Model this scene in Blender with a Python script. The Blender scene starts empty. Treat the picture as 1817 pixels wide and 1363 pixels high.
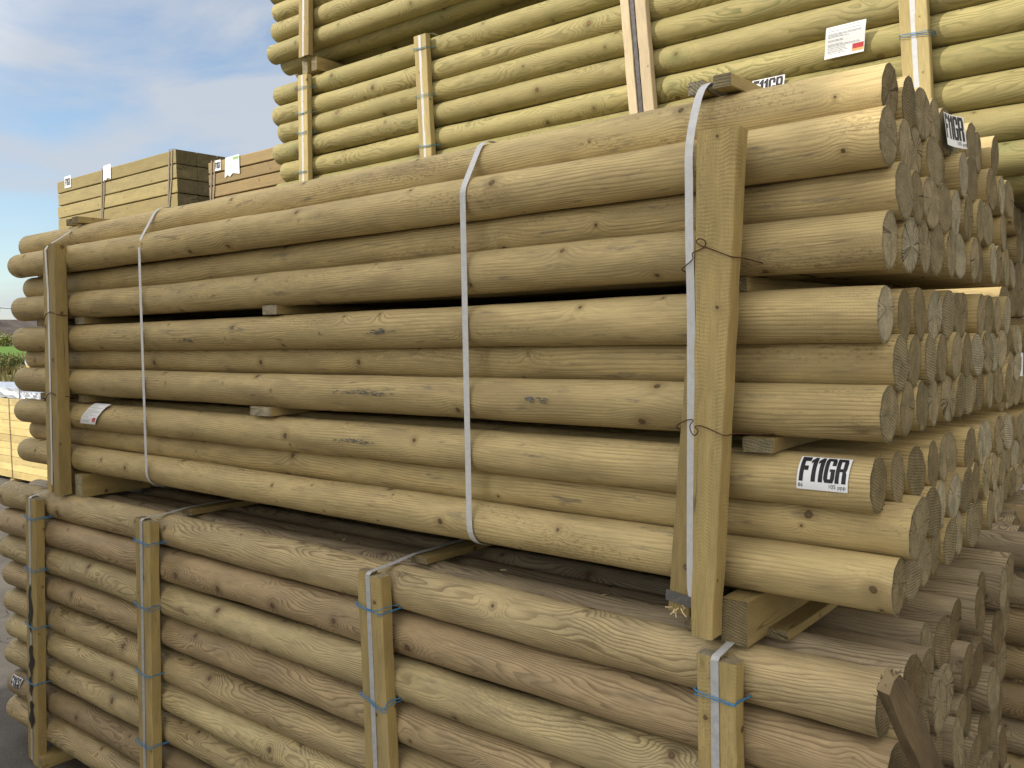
import bpy, bmesh, math, random
from mathutils import Vector, Matrix
R = math.radians
S = bpy.context.scene
COL = S.collection
random.seed(7)

# ------------------------------------------------------------------ camera
FOC = 1569.99 / 1817.0 * 36.0
fw = Vector((-0.6341715310547031, 0.7712695130583773, -0.05449593954073275))
rt = Vector((0.7729324880155513, 0.6342090712442425, -0.01882081086470476))
up = Vector((-0.020045901571725852, 0.05405730457772443, 0.9983366013784969))
cam_d = bpy.data.cameras.new('camera')
cam = bpy.data.objects.new('camera', cam_d)
COL.objects.link(cam)
M = Matrix((rt, up, -fw)).transposed().to_4x4()
M.translation = Vector((0.58023, -1.98474, 0.55814))
cam.matrix_world = M
cam_d.sensor_width = 36.0
cam_d.lens = FOC
cam_d.clip_start = 0.05
cam_d.clip_end = 3000
S.camera = cam

# ------------------------------------------------------------------ light
SUN_EL = R(36)
SUN_DIR = Vector((-math.sin(R(38)) * math.cos(SUN_EL), -math.cos(R(38)) * math.cos(SUN_EL), math.sin(SUN_EL)))
w = bpy.data.worlds.new('World')
S.world = w
w.use_nodes = True
nt = w.node_tree
for n in list(nt.nodes):
    nt.nodes.remove(n)
wo = nt.nodes.new('ShaderNodeOutputWorld')
bg = nt.nodes.new('ShaderNodeBackground')
sky = nt.nodes.new('ShaderNodeTexSky')
sky.sky_type = 'NISHITA'
sky.sun_disc = False
sky.sun_elevation = SUN_EL
sky.sun_rotation = math.atan2(SUN_DIR.x, SUN_DIR.y)
sky.air_density = 1.0
sky.dust_density = 0.6
sky.ozone_density = 1.6
tc = nt.nodes.new('ShaderNodeTexCoord')
mp = nt.nodes.new('ShaderNodeMapping')
mp.inputs['Scale'].default_value = (1.5, 1.5, 5.0)
mp.inputs['Rotation'].default_value = (R(12), R(-9), R(20))
n1 = nt.nodes.new('ShaderNodeTexNoise')
n1.inputs['Scale'].default_value = 2.6
n1.inputs['Detail'].default_value = 9
n1.inputs['Roughness'].default_value = 0.56
n1.inputs['Distortion'].default_value = 0.5
cr = nt.nodes.new('ShaderNodeValToRGB')
cr.color_ramp.elements[0].position = 0.38
cr.color_ramp.elements[0].color = (0.12, 0.12, 0.12, 1)
cr.color_ramp.elements[1].position = 0.60
cr.color_ramp.elements[1].color = (0.88, 0.88, 0.88, 1)
mx = nt.nodes.new('ShaderNodeMix')
mx.data_type = 'RGBA'
dt = nt.nodes.new('ShaderNodeVectorMath')
dt.operation = 'DOT_PRODUCT'
dt.inputs[1].default_value = tuple(SUN_DIR)
nt.links.new(tc.outputs['Generated'], dt.inputs[0])
mr = nt.nodes.new('ShaderNodeMapRange')            # clouds are brighter and warmer towards the sun
mr.inputs[1].default_value = 0.36
mr.inputs[2].default_value = 0.95
cc = nt.nodes.new('ShaderNodeMix')
cc.data_type = 'RGBA'
cc.inputs[6].default_value = (2.15, 2.3, 2.55, 1)
cc.inputs[7].default_value = (10.5, 9.9, 8.8, 1)
nt.links.new(dt.outputs['Value'], mr.inputs[0])
nt.links.new(mr.outputs[0], cc.inputs[0])
nt.links.new(cc.outputs[2], mx.inputs[7])
nt.links.new(tc.outputs['Generated'], mp.inputs[0])
nt.links.new(mp.outputs[0], n1.inputs['Vector'])
nt.links.new(n1.outputs['Fac'], cr.inputs[0])
nt.links.new(cr.outputs[0], mx.inputs[0])
tint = nt.nodes.new('ShaderNodeMix')           # deeper blue away from the sun
tint.data_type = 'RGBA'
tint.inputs[6].default_value = (0.56, 0.58, 0.58, 1)
tint.inputs[7].default_value = (1.15, 1.1, 1.0, 1)
nt.links.new(mr.outputs[0], tint.inputs[0])
skm = nt.nodes.new('ShaderNodeMix')
skm.data_type = 'RGBA'
skm.blend_type = 'MULTIPLY'
skm.inputs[0].default_value = 1.0
nt.links.new(sky.outputs[0], skm.inputs[6])
nt.links.new(tint.outputs[2], skm.inputs[7])
nt.links.new(skm.outputs[2], mx.inputs[6])
nt.links.new(mx.outputs[2], bg.inputs[0])
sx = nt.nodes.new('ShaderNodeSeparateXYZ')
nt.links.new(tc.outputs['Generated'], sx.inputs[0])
mr2 = nt.nodes.new('ShaderNodeMapRange')           # warm sky glow added out of view on the right, warms the pole ends
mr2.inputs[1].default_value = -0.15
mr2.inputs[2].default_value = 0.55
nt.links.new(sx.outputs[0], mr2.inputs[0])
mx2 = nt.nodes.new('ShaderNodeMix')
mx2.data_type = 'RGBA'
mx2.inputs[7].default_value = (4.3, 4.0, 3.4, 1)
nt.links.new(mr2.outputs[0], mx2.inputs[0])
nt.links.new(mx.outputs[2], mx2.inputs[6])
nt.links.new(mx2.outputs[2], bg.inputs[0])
bg.inputs[1].default_value = 0.15
nt.links.new(bg.outputs[0], wo.inputs[0])

sl = bpy.data.lights.new('sun', 'SUN')
sl.energy = 2.0
sl.angle = R(1.0)
sl.color = (1.0, 0.93, 0.80)
so = bpy.data.objects.new('sun', sl)
COL.objects.link(so)
so.rotation_euler = SUN_DIR.to_track_quat('Z', 'Y').to_euler()

S.render.engine = 'CYCLES'
S.view_settings.view_transform = 'Standard'
S.view_settings.look = 'None'
S.view_settings.exposure = 0.9
S.view_settings.gamma = 1.0
try:
    S.cycles.max_bounces = 4
    S.cycles.diffuse_bounces = 2
except Exception:
    pass

# ------------------------------------------------------------------ helpers
ORD = ['front', 'second', 'third', 'fourth', 'fifth', 'sixth', 'seventh', 'eighth', 'ninth', 'tenth', 'eleventh', 'twelfth']
ROW = ['top', 'second', 'third', 'fourth', 'fifth', 'sixth', 'seventh', 'eighth', 'ninth', 'tenth']


def tag(o, label=None, cat=None, group=None, kind=None):
    if label: o['label'] = label
    if cat: o['category'] = cat
    if group: o['group'] = group
    if kind: o['kind'] = kind
    return o


def link(name, data, parent=None, loc=(0, 0, 0)):
    o = bpy.data.objects.new(name, data)
    COL.objects.link(o)
    o.location = loc
    if parent is not None:
        o.parent = parent
    return o


def mesh_from(name, bm, mats, smooth=True):
    me = bpy.data.meshes.new(name)
    bm.to_mesh(me)
    bm.free()
    for m in (mats if isinstance(mats, (list, tuple)) else [mats]):
        me.materials.append(m)
    if smooth:
        for p in me.polygons:
            p.use_smooth = True
    return me


class NG:
    """small node-writing helper"""
    def __init__(s, name):
        s.m = bpy.data.materials.new(name)
        s.m.use_nodes = True
        s.t = s.m.node_tree
        for n in list(s.t.nodes):
            s.t.nodes.remove(n)
        s.out = s.t.nodes.new('ShaderNodeOutputMaterial')
        s.b = s.t.nodes.new('ShaderNodeBsdfPrincipled')
        s.t.links.new(s.b.outputs[0], s.out.inputs[0])

    def put(s, sock, v):
        if hasattr(v, 'is_output') or isinstance(v, bpy.types.NodeSocket):
            s.t.links.new(v, sock)
        elif isinstance(v, (tuple, list)) and len(v) == 3 and sock.type == 'RGBA':
            sock.default_value = (*v, 1)
        else:
            sock.default_value = v

    def math(s, op, a, b=0.0, c=0.0, clamp=False):
        n = s.t.nodes.new('ShaderNodeMath')
        n.operation = op
        n.use_clamp = clamp
        s.put(n.inputs[0], a); s.put(n.inputs[1], b); s.put(n.inputs[2], c)
        return n.outputs[0]

    def noise(s, vec, scale=1.0, detail=2.0, rough=0.5, dist=0.0, col=False):
        n = s.t.nodes.new('ShaderNodeTexNoise')
        s.put(n.inputs['Vector'], vec)
        n.inputs['Scale'].default_value = scale
        n.inputs['Detail'].default_value = detail
        n.inputs['Roughness'].default_value = rough
        n.inputs['Distortion'].default_value = dist
        return n.outputs['Color' if col else 'Fac']

    def comb(s, x, y, z=0.0):
        n = s.t.nodes.new('ShaderNodeCombineXYZ')
        s.put(n.inputs[0], x); s.put(n.inputs[1], y); s.put(n.inputs[2], z)
        return n.outputs[0]

    def sep(s, v):
        n = s.t.nodes.new('ShaderNodeSeparateXYZ')
        s.put(n.inputs[0], v)
        return n.outputs

    def step(s, v, a, b, lo=0.0, hi=1.0):
        n = s.t.nodes.new('ShaderNodeMapRange')
        n.interpolation_type = 'SMOOTHSTEP'
        s.put(n.inputs[0], v)
        n.inputs[1].default_value = a
        n.inputs[2].default_value = b
        n.inputs[3].default_value = lo
        n.inputs[4].default_value = hi
        return n.outputs[0]

    def mix(s, f, a, b, mode='MIX'):
        n = s.t.nodes.new('ShaderNodeMix')
        n.data_type = 'RGBA'
        n.blend_type = mode
        s.put(n.inputs[0], f); s.put(n.inputs[6], a); s.put(n.inputs[7], b)
        return n.outputs[2]

    def bump(s, h, strength=0.5, dist=0.002, normal=None):
        n = s.t.nodes.new('ShaderNodeBump')
        n.inputs['Strength'].default_value = strength
        n.inputs['Distance'].default_value = dist
        s.put(n.inputs['Height'], h)
        if normal is not None:
            s.put(n.inputs['Normal'], normal)
        return n.outputs[0]

    def done(s, col, rough=0.7, normal=None, spec=0.3, metal=0.0):
        s.put(s.b.inputs['Base Color'], col)
        s.put(s.b.inputs['Roughness'], rough)
        s.b.inputs['Specular IOR Level'].default_value = spec
        s.b.inputs['Metallic'].default_value = metal
        if normal is not None:
            s.put(s.b.inputs['Normal'], normal)
        return s.m


def plain(name, col, rough=0.6, metal=0.0, var=0.12, scale=30.0, spec=0.4, bump=0.15):
    g = NG(name)
    t = g.t.nodes.new('ShaderNodeTexCoord').outputs['Object']
    n = g.noise(t, scale, 4, 0.6)
    f = g.step(n, 0.3, 0.7, 1 - var, 1 + var)
    c = g.mix(1.0, col, g.comb(f, f, f), 'MULTIPLY')
    return g.done(c, rough, g.bump(n, bump, 0.002), spec, metal)


def wood(name, ca, cb, dark, ring_freq, ring_amt, across, knot_amt, green=0.0, smudge=0.3, ripple=0.0,
         wav=1.0, mott=0.16, brown=None, bumps=0.5, knots_col=(0.085, 0.05, 0.024), crack=0.5, ku=3.1, kv=10.5, krs=1.0, kthr=0.38, stain=0.25, stain_col=(0.27, 0.225, 0.14), tear=0.5):
    """machined softwood: UV is in metres (u along the piece, v around or across it)"""
    g = NG(name)
    uv = g.t.nodes.new('ShaderNodeUVMap').outputs[0]
    x = g.sep(uv)
    u, v = x[0], x[1]
    info = g.t.nodes.new('ShaderNodeObjectInfo').outputs['Random']
    rnd = g.t.nodes.new('ShaderNodeTexWhiteNoise')
    rnd.noise_dimensions = '1D'
    g.put(rnd.inputs['W'], info)
    rcol = rnd.outputs['Color']
    rs = g.sep(rcol)
    # knots
    wob = g.noise(g.comb(g.math('MULTIPLY', u, 1.1), g.math('MULTIPLY', v, 5.0), 3.3), 1.0, 1)
    kvx = g.math('MULTIPLY', u, ku)
    kvy = g.math('MULTIPLY', v, kv)
    vor = g.t.nodes.new('ShaderNodeTexVoronoi')
    vor.voronoi_dimensions = '2D'
    vor.inputs['Scale'].default_value = 1.0
    vor.inputs['Randomness'].default_value = 0.85
    g.put(vor.inputs['Vector'], g.comb(kvx, kvy))
    kp = g.sep(vor.outputs['Position'])
    kc = g.sep(vor.outputs['Color'])
    dn = g.noise(g.comb(u, v, 1.7), 60.0, 2, 0.5)
    dnn = g.math('MULTIPLY', g.math('SUBTRACT', dn, 0.5), 0.008)
    dx = g.math('DIVIDE', g.math('SUBTRACT', kvx, kp[0]), ku)
    dy = g.math('DIVIDE', g.math('SUBTRACT', kvy, kp[1]), kv)
    dx2 = g.math('MULTIPLY', dx, 0.95)
    dd = g.math('SQRT', g.math('ADD', g.math('MULTIPLY', dx2, dx2), g.math('MULTIPLY', dy, dy)))
    dd = g.math('ADD', dd, dnn)
    pres = g.step(kc[0], kthr, kthr + 0.03)
    krad = g.math('MULTIPLY_ADD', g.math('MULTIPLY', kc[1], kc[1]), 0.0075 * krs, 0.0028 * krs)
    rel = g.math('DIVIDE', dd, krad)
    core = g.math('MULTIPLY', g.step(rel, 0.75, 1.25, 1, 0), pres)
    halo = g.math('MULTIPLY', g.step(rel, 1.0, 4.2, 1, 0), pres)
    field_k = g.math('MULTIPLY', g.math('EXPONENT', g.math('MULTIPLY', g.math('MULTIPLY', rel, rel), -0.024)), pres)
    # ring field
    a = g.noise(g.comb(g.math('MULTIPLY', u, 1.3 * wav), g.math('MULTIPLY', v, 7.0), 0.0), 1.0, 2, 0.45, 0.25)
    b = g.noise(g.comb(g.math('MULTIPLY', u, 5.0 * wav), g.math('MULTIPLY', v, 22.0), 5.0), 1.0, 2, 0.5, 0.2)
    F = g.math('MULTIPLY', a, 1.0)
    F = g.math('MULTIPLY_ADD', b, 0.11, F)
    F = g.math('MULTIPLY_ADD', field_k, 0.26 * knot_amt, F)
    F = g.math('MULTIPLY_ADD', v, across, F)
    ph = g.math('FRACT', g.math('MULTIPLY', F, ring_freq))
    line = g.math('MULTIPLY', g.step(ph, 0.35, 0.93), g.step(ph, 0.93, 1.0, 1, 0))
    amt_n = g.step(g.noise(g.comb(g.math('MULTIPLY', u, 1.6), g.math('MULTIPLY', v, 8.0), 9.0), 1.0, 2), 0.32, 0.62, 0.25, 1.0)
    line = g.math('MULTIPLY', line, amt_n)
    # fine fibre
    fib = g.noise(g.comb(g.math('MULTIPLY', u, 14.0), g.math('MULTIPLY', v, 420.0), 2.0), 1.0, 3, 0.6)
    mot = g.noise(g.comb(g.math('MULTIPLY', u, 4.0), g.math('MULTIPLY', v, 18.0), 7.0), 1.0, 5, 0.62)
    mot2 = g.noise(g.comb(g.math('MULTIPLY', u, 0.8), g.math('MULTIPLY', v, 6.0), 11.0), 1.0, 3, 0.5)
    base = g.mix(g.step(g.math('ADD', g.math('MULTIPLY', rs[0], 0.55), g.math('MULTIPLY', mot2, 0.6)), 0.3, 0.8), ca, cb)
    if brown:
        base = g.mix(g.math('MULTIPLY', g.step(rs[1], 0.5, 0.75), 0.85), base, brown)
        base = g.mix(g.math('MULTIPLY', g.step(mot2, 0.5, 0.75), 0.35), base, brown)
    mm = g.step(mot, 0.25, 0.75, 1 - mott, 1 + mott)
    br = g.math('MULTIPLY_ADD', rs[2], 0.30, 0.84)
    mm = g.math('MULTIPLY', mm, br)
    ff = g.step(fib, 0.25, 0.75, 0.84, 1.12)
    mm = g.math('MULTIPLY', mm, ff)
    col = g.mix(1.0, base, g.comb(mm, mm, mm), 'MULTIPLY')
    col = g.mix(g.math('MULTIPLY', line, ring_amt), col, dark)
    if green > 0:
        gm = g.math('MULTIPLY', g.step(mot2, 0.45, 0.7), g.math('MULTIPLY', g.math('MAXIMUM', field_k, g.math('MULTIPLY', line, 0.6)), green))
        col = g.mix(gm, col, (0.17, 0.21, 0.08))
    big = g.step(g.noise(g.comb(g.math('MULTIPLY', u, 2.6), g.math('MULTIPLY', v, 11.0), 71.0), 1.0, 4, 0.6), 0.50, 0.70)
    col = g.mix(g.math('MULTIPLY', big, stain), col, stain_col)
    # halo and knot core
    col = g.mix(g.math('MULTIPLY', halo, 0.42 * knot_amt), col, dark)
    ckk = g.math('MULTIPLY', g.step(rel, 0.15, 0.75, 1, 0), g.step(kc[2], 0.2, 0.8))
    ck = g.mix(ckk, knots_col, (knots_col[0] * 2.0, knots_col[1] * 2.0, knots_col[2] * 1.9))
    col = g.mix(g.math('MULTIPLY', core, 0.88), col, ck)
    # grey smudges and scuffs lying along the pole
    sm = g.noise(g.comb(g.math('MULTIPLY', u, 5.5), g.math('MULTIPLY', v, 34.0), 21.0), 1.0, 5, 0.68)
    smk = g.math('MULTIPLY', g.step(sm, 0.57, 0.70), smudge)
    col = g.mix(smk, col, (0.12, 0.11, 0.09))
    lt = g.math('MULTIPLY', g.step(g.noise(g.comb(g.math('MULTIPLY', u, 9.0), g.math('MULTIPLY', v, 50.0), 31.0), 1.0, 3, 0.6), 0.62, 0.74), 0.25)
    col = g.mix(lt, col, (min(1, ca[0] * 1.5), min(1, ca[1] * 1.5), min(1, ca[2] * 1.55)))
    # drying cracks: hair lines along the length
    cn = g.noise(g.comb(g.math('MULTIPLY', u, 0.9), g.math('MULTIPLY', g.math('ADD', v, g.math('MULTIPLY', b, 0.004)), 34.0), 41.0), 1.0, 0, 0.5)
    ck1 = g.step(g.math('ABSOLUTE', g.math('SUBTRACT', cn, 0.5)), 0.0, 0.012, 1, 0)
    ck2 = g.step(g.noise(g.comb(g.math('MULTIPLY', u, 2.2), g.math('MULTIPLY', v, 15.0), 51.0), 1.0, 2), 0.52, 0.6)
    crk = g.math('MULTIPLY', g.math('MULTIPLY', ck1, ck2), crack)
    col = g.mix(crk, col, (dark[0] * 0.35, dark[1] * 0.35, dark[2] * 0.35))
    tm = g.step(g.noise(g.comb(g.math('MULTIPLY', u, 1.7), g.math('MULTIPLY', v, 9.0), 81.0), 1.0, 3, 0.6), 0.50, 0.66)
    tn = g.noise(g.comb(g.math('MULTIPLY', u, 70.0), g.math('MULTIPLY', v, 150.0), 82.0), 1.0, 3, 0.65, 0.6)
    tn = g.math('MULTIPLY', g.step(tn, 0.50, 0.66), tm)
    col = g.mix(g.math('MULTIPLY', tn, tear * 0.55), col, (dark[0] * 1.1, dark[1] * 1.1, dark[2] * 1.1))
    h = g.math('MULTIPLY_ADD', line, -0.35, g.math('MULTIPLY', fib, 0.55))
    h = g.math('MULTIPLY_ADD', tn, -1.3 * tear, h)
    h = g.math('MULTIPLY_ADD', mot, 0.9, h)
    h = g.math('MULTIPLY_ADD', crk, -1.6, h)
    h = g.math('MULTIPLY_ADD', core, 0.8, h)
    h = g.math('MULTIPLY_ADD', halo, 0.5, h)
    if ripple > 0:
        rp = g.math('SINE', g.math('MULTIPLY', g.math('ADD', u, g.math('MULTIPLY_ADD', mot, 0.030, g.math('MULTIPLY', a, 0.10))), 700.0))
        ra = g.step(g.noise(g.comb(g.math('MULTIPLY', u, 3.0), g.math('MULTIPLY', v, 14.0), 61.0), 1.0, 3), 0.38, 0.65)
        rp = g.math('MULTIPLY', g.math('MULTIPLY', rp, ra), ripple)
        h = g.math('ADD', h, rp)
        rc = g.math('MULTIPLY_ADD', rp, 0.16, 1.0)
        col = g.mix(1.0, col, g.comb(rc, rc, rc), 'MULTIPLY')
    return g.done(col, g.step(mot, 0.2, 0.8, 0.62, 0.82), g.bump(h, bumps, 0.0016), 0.25)


def endgrain(name, ca, cb, cc, rings=0.35):
    """sawn pole end, object space: disc in the YZ plane, rings round a wandering pith"""
    g = NG(name)
    uv = g.t.nodes.new('ShaderNodeUVMap').outputs[0]
    x = g.sep(uv)
    info = g.t.nodes.new('ShaderNodeObjectInfo').outputs['Random']
    rnd = g.t.nodes.new('ShaderNodeTexWhiteNoise')
    rnd.noise_dimensions = '1D'
    g.put(rnd.inputs['W'], info)
    rs = g.sep(rnd.outputs['Color'])
    py = g.math('MULTIPLY', g.math('SUBTRACT', rs[0], 0.5), 0.03)
    pz = g.math('MULTIPLY', g.math('SUBTRACT', rs[1], 0.5), 0.03)
    dy = g.math('SUBTRACT', x[0], py)
    dz = g.math('SUBTRACT', x[1], pz)
    off = g.math('MULTIPLY', info, 37.0)
    nv = g.comb(x[0], x[1], off)
    nn = g.noise(nv, 28.0, 3, 0.5)
    rr = g.math('SQRT', g.math('ADD', g.math('MULTIPLY', dy, dy), g.math('MULTIPLY', dz, dz)))
    rr = g.math('MULTIPLY_ADD', nn, 0.010, rr)
    ph = g.math('FRACT', g.math('MULTIPLY', rr, g.math('MULTIPLY_ADD', rs[2], 120.0, 190.0)))
    line = g.step(ph, 0.3, 0.95)
    # saw strokes, at an angle of their own on each end
    ang = g.math('MULTIPLY', rs[1], 1.2)
    sv = g.math('ADD', g.math('MULTIPLY', x[1], g.math('COSINE', ang)), g.math('MULTIPLY', x[0], g.math('SINE', ang)))
    sw = g.math('SINE', g.math('MULTIPLY_ADD', nn, 9.0, g.math('MULTIPLY', sv, 900.0)))
    fuzz = g.noise(nv, 420.0, 3, 0.7)
    blot = g.noise(nv, 22.0, 5, 0.65)
    base = g.mix(g.step(rs[0], 0.25, 0.75), ca, cb)
    base = g.mix(g.math('MULTIPLY', g.step(rs[2], 0.72, 0.85), 0.8), base, cc)
    k = g.math('MULTIPLY', g.step(blot, 0.25, 0.75, 0.72, 1.18), g.step(fuzz, 0.25, 0.75, 0.72, 1.25))
    k = g.math('MULTIPLY', k, g.math('MULTIPLY_ADD', rs[1], 0.35, 0.80))
    k = g.math('MULTIPLY', k, g.math('MULTIPLY_ADD', sw, 0.06, 1.0))
    col = g.mix(1.0, base, g.comb(k, k, k), 'MULTIPLY')
    col = g.mix(g.math('MULTIPLY', line, rings), col, (0.10, 0.075, 0.04))
    gr = g.math('MULTIPLY', g.step(g.noise(nv, 14.0, 2), 0.55, 0.7), 0.35)
    col = g.mix(gr, col, (0.13, 0.15, 0.09))
    r0 = g.math('SQRT', g.math('ADD', g.math('MULTIPLY', x[0], x[0]), g.math('MULTIPLY', x[1], x[1])))
    rb_ = g.math('MULTIPLY', g.step(g.math('MULTIPLY_ADD', nn, 0.012, r0), 0.058, 0.066), 0.4)
    col = g.mix(rb_, col, (0.12, 0.11, 0.06))
    th = g.math('ARCTAN2', dz, dy)
    rad_n = g.noise(g.comb(g.math('MULTIPLY', g.math('ADD', th, g.math('MULTIPLY', nn, 0.35)), 2.6), off, 0.0), 1.0, 1, 0.5)
    chk = g.math('MULTIPLY', g.step(g.math('ABSOLUTE', g.math('SUBTRACT', rad_n, 0.5)), 0.0, 0.012, 1, 0), g.step(rr, 0.008, 0.02))
    chk = g.math('MULTIPLY', chk, g.step(rs[1], 0.3, 0.5))
    col = g.mix(g.math('MULTIPLY', chk, 0.75), col, (0.035, 0.025, 0.015))
    h = g.math('ADD', g.math('MULTIPLY', fuzz, 1.6), g.math('MULTIPLY', sw, 0.35))
    h = g.math('MULTIPLY_ADD', chk, -2.0, h)
    return g.done(col, 0.9, g.bump(h, 1.0, 0.0028), 0.12)


# ---- materials
M_MAIN = wood('tan_pole_wood', (0.46, 0.355, 0.17), (0.57, 0.445, 0.22), (0.17, 0.115, 0.045), 9.0, 0.50, 12.0, 0.9,
              smudge=0.62, ripple=0.12, wav=0.7, mott=0.16, stain=0.60, stain_col=(0.30, 0.225, 0.11), tear=1.0)
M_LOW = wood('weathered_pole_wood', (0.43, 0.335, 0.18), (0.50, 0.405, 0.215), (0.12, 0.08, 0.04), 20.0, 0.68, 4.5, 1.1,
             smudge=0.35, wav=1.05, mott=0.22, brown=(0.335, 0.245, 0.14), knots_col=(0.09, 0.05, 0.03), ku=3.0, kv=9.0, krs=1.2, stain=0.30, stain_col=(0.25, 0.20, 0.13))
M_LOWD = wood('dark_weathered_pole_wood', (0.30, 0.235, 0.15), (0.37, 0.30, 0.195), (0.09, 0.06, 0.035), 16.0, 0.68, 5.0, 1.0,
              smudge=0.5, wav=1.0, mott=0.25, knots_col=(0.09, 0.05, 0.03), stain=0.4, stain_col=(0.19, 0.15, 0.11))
M_UP = wood('fresh_green_pole_wood', (0.30, 0.26, 0.105), (0.385, 0.325, 0.145), (0.15, 0.125, 0.045), 18.0, 0.62, 2.5, 1.0,
            green=0.95, smudge=0.10, wav=1.2, mott=0.12, knots_col=(0.13, 0.07, 0.03), crack=0.25, ku=2.4, kv=8.0, krs=1.9, kthr=0.45, stain=0.4, stain_col=(0.30, 0.24, 0.10))
M_BAT = wood('sawn_batten_wood', (0.34, 0.255, 0.105), (0.41, 0.315, 0.135), (0.16, 0.105, 0.045), 9.0, 0.35, 42.0, 0.5,
             smudge=0.25, wav=0.5, mott=0.20, crack=0.6, ripple=0.35, ku=3.0, kv=14.0)
M_BARK = wood('dark_bark_wood', (0.10, 0.07, 0.04), (0.16, 0.115, 0.065), (0.04, 0.028, 0.016), 16.0, 0.5, 20.0, 0.8, smudge=0.3, mott=0.35, bumps=1.0)
M_BATUP = wood('fresh_batten_wood', (0.42, 0.33, 0.145), (0.48, 0.385, 0.18), (0.22, 0.16, 0.06), 8.0, 0.3, 40.0, 0.5,
               smudge=0.12, wav=0.5, mott=0.13, crack=0.3, ku=3.0, kv=14.0)
M_PALE = wood('pale_batten_wood', (0.62, 0.50, 0.33), (0.66, 0.54, 0.36), (0.40, 0.29, 0.17), 8.0, 0.3, 30.0, 0.5,
              smudge=0.05, wav=0.5, mott=0.08, crack=0.2)
M_SLP = wood('sleeper_wood', (0.27, 0.21, 0.085), (0.36, 0.29, 0.13), (0.22, 0.165, 0.06), 7.0, 0.35, 6.0, 0.5,
             smudge=0.06, wav=0.8, mott=0.14, crack=0.3)
M_SLPB = wood('brown_sleeper_wood', (0.29, 0.20, 0.09), (0.36, 0.255, 0.115), (0.18, 0.14, 0.055), 7.0, 0.35, 6.0, 0.5,
              smudge=0.06, wav=0.8, mott=0.14, crack=0.3)
M_BRD = wood('pale_board_wood', (0.56, 0.43, 0.175), (0.64, 0.50, 0.22), (0.42, 0.31, 0.12), 7.0, 0.3, 16.0, 0.8,
             smudge=0.04, wav=0.6, mott=0.10, crack=0.2, ku=2.0, kv=5.0)
M_END = endgrain('sawn_end_grain', (0.30, 0.24, 0.135), (0.41, 0.34, 0.21), (0.56, 0.50, 0.36))
M_ENDL = endgrain('weathered_end_grain', (0.22, 0.16, 0.085), (0.31, 0.24, 0.14), (0.40, 0.335, 0.215), 0.5)
M_ENDU = endgrain('fresh_end_grain', (0.36, 0.29, 0.15), (0.42, 0.35, 0.19), (0.46, 0.40, 0.26))
M_ENDS = endgrain('sleeper_end_grain', (0.17, 0.14, 0.075), (0.20, 0.165, 0.09), (0.23, 0.19, 0.12), 0.3)
M_STRAP = plain('white_plastic_strap', (0.56, 0.56, 0.57), 0.38, 0, 0.06, 60, 0.5, 0.1)
M_STRAPG = plain('grey_plastic_strap', (0.40, 0.40, 0.41), 0.42, 0, 0.12, 60, 0.5, 0.1)
M_STRAPD = plain('dark_steel_strap', (0.07, 0.065, 0.07), 0.5, 0.4, 0.3, 60, 0.5, 0.2)
M_STRAPB = plain('brown_steel_strap', (0.22, 0.17, 0.12), 0.55, 0.2, 0.2, 40, 0.4, 0.2)
M_TWINE = plain('blue_twine', (0.05, 0.22, 0.42), 0.5, 0, 0.25, 200, 0.4, 0.3)
M_TWINEG = plain('faded_blue_twine', (0.10, 0.26, 0.34), 0.6, 0, 0.25, 200, 0.4, 0.3)
M_RUST = plain('rusty_wire', (0.10, 0.045, 0.025), 0.75, 0.3, 0.4, 200, 0.3, 0.4)
M_CLIP = plain('grey_metal_clip', (0.16, 0.155, 0.15), 0.5, 0.6, 0.2, 60, 0.4, 0.2)
M_PAPER = plain('white_paper', (0.80, 0.81, 0.84), 0.6, 0, 0.03, 12, 0.3, 0.1)
M_INK = plain('black_ink', (0.018, 0.018, 0.022), 0.55, 0, 0.1, 50, 0.3, 0.0)
M_GREYINK = plain('grey_ink', (0.25, 0.26, 0.28), 0.6, 0, 0.05, 50, 0.3, 0.0)
M_RED = plain('red_print', (0.50, 0.06, 0.07), 0.55, 0, 0.08, 50, 0.3, 0.0)
M_ORANGE = plain('orange_print', (0.80, 0.42, 0.16), 0.55, 0, 0.08, 50, 0.3, 0.0)
M_GREEN = plain('green_print', (0.25, 0.50, 0.14), 0.55, 0, 0.08, 50, 0.3, 0.0)
M_STAIN = plain('black_tar_stain', (0.02, 0.02, 0.02), 0.6, 0, 0.3, 50, 0.3, 0.3)
M_WRAP = plain('silver_wrap', (0.50, 0.53, 0.60), 0.25, 0.35, 0.15, 4, 0.5, 0.6)
M_SCUFF = plain('scuff_ink', (0.13, 0.125, 0.11), 0.8, 0, 0.3, 80, 0.2, 0.1)
M_SPLINT = plain('raw_splinter_wood', (0.62, 0.50, 0.30), 0.8, 0, 0.15, 60, 0.2, 0.3)

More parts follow.
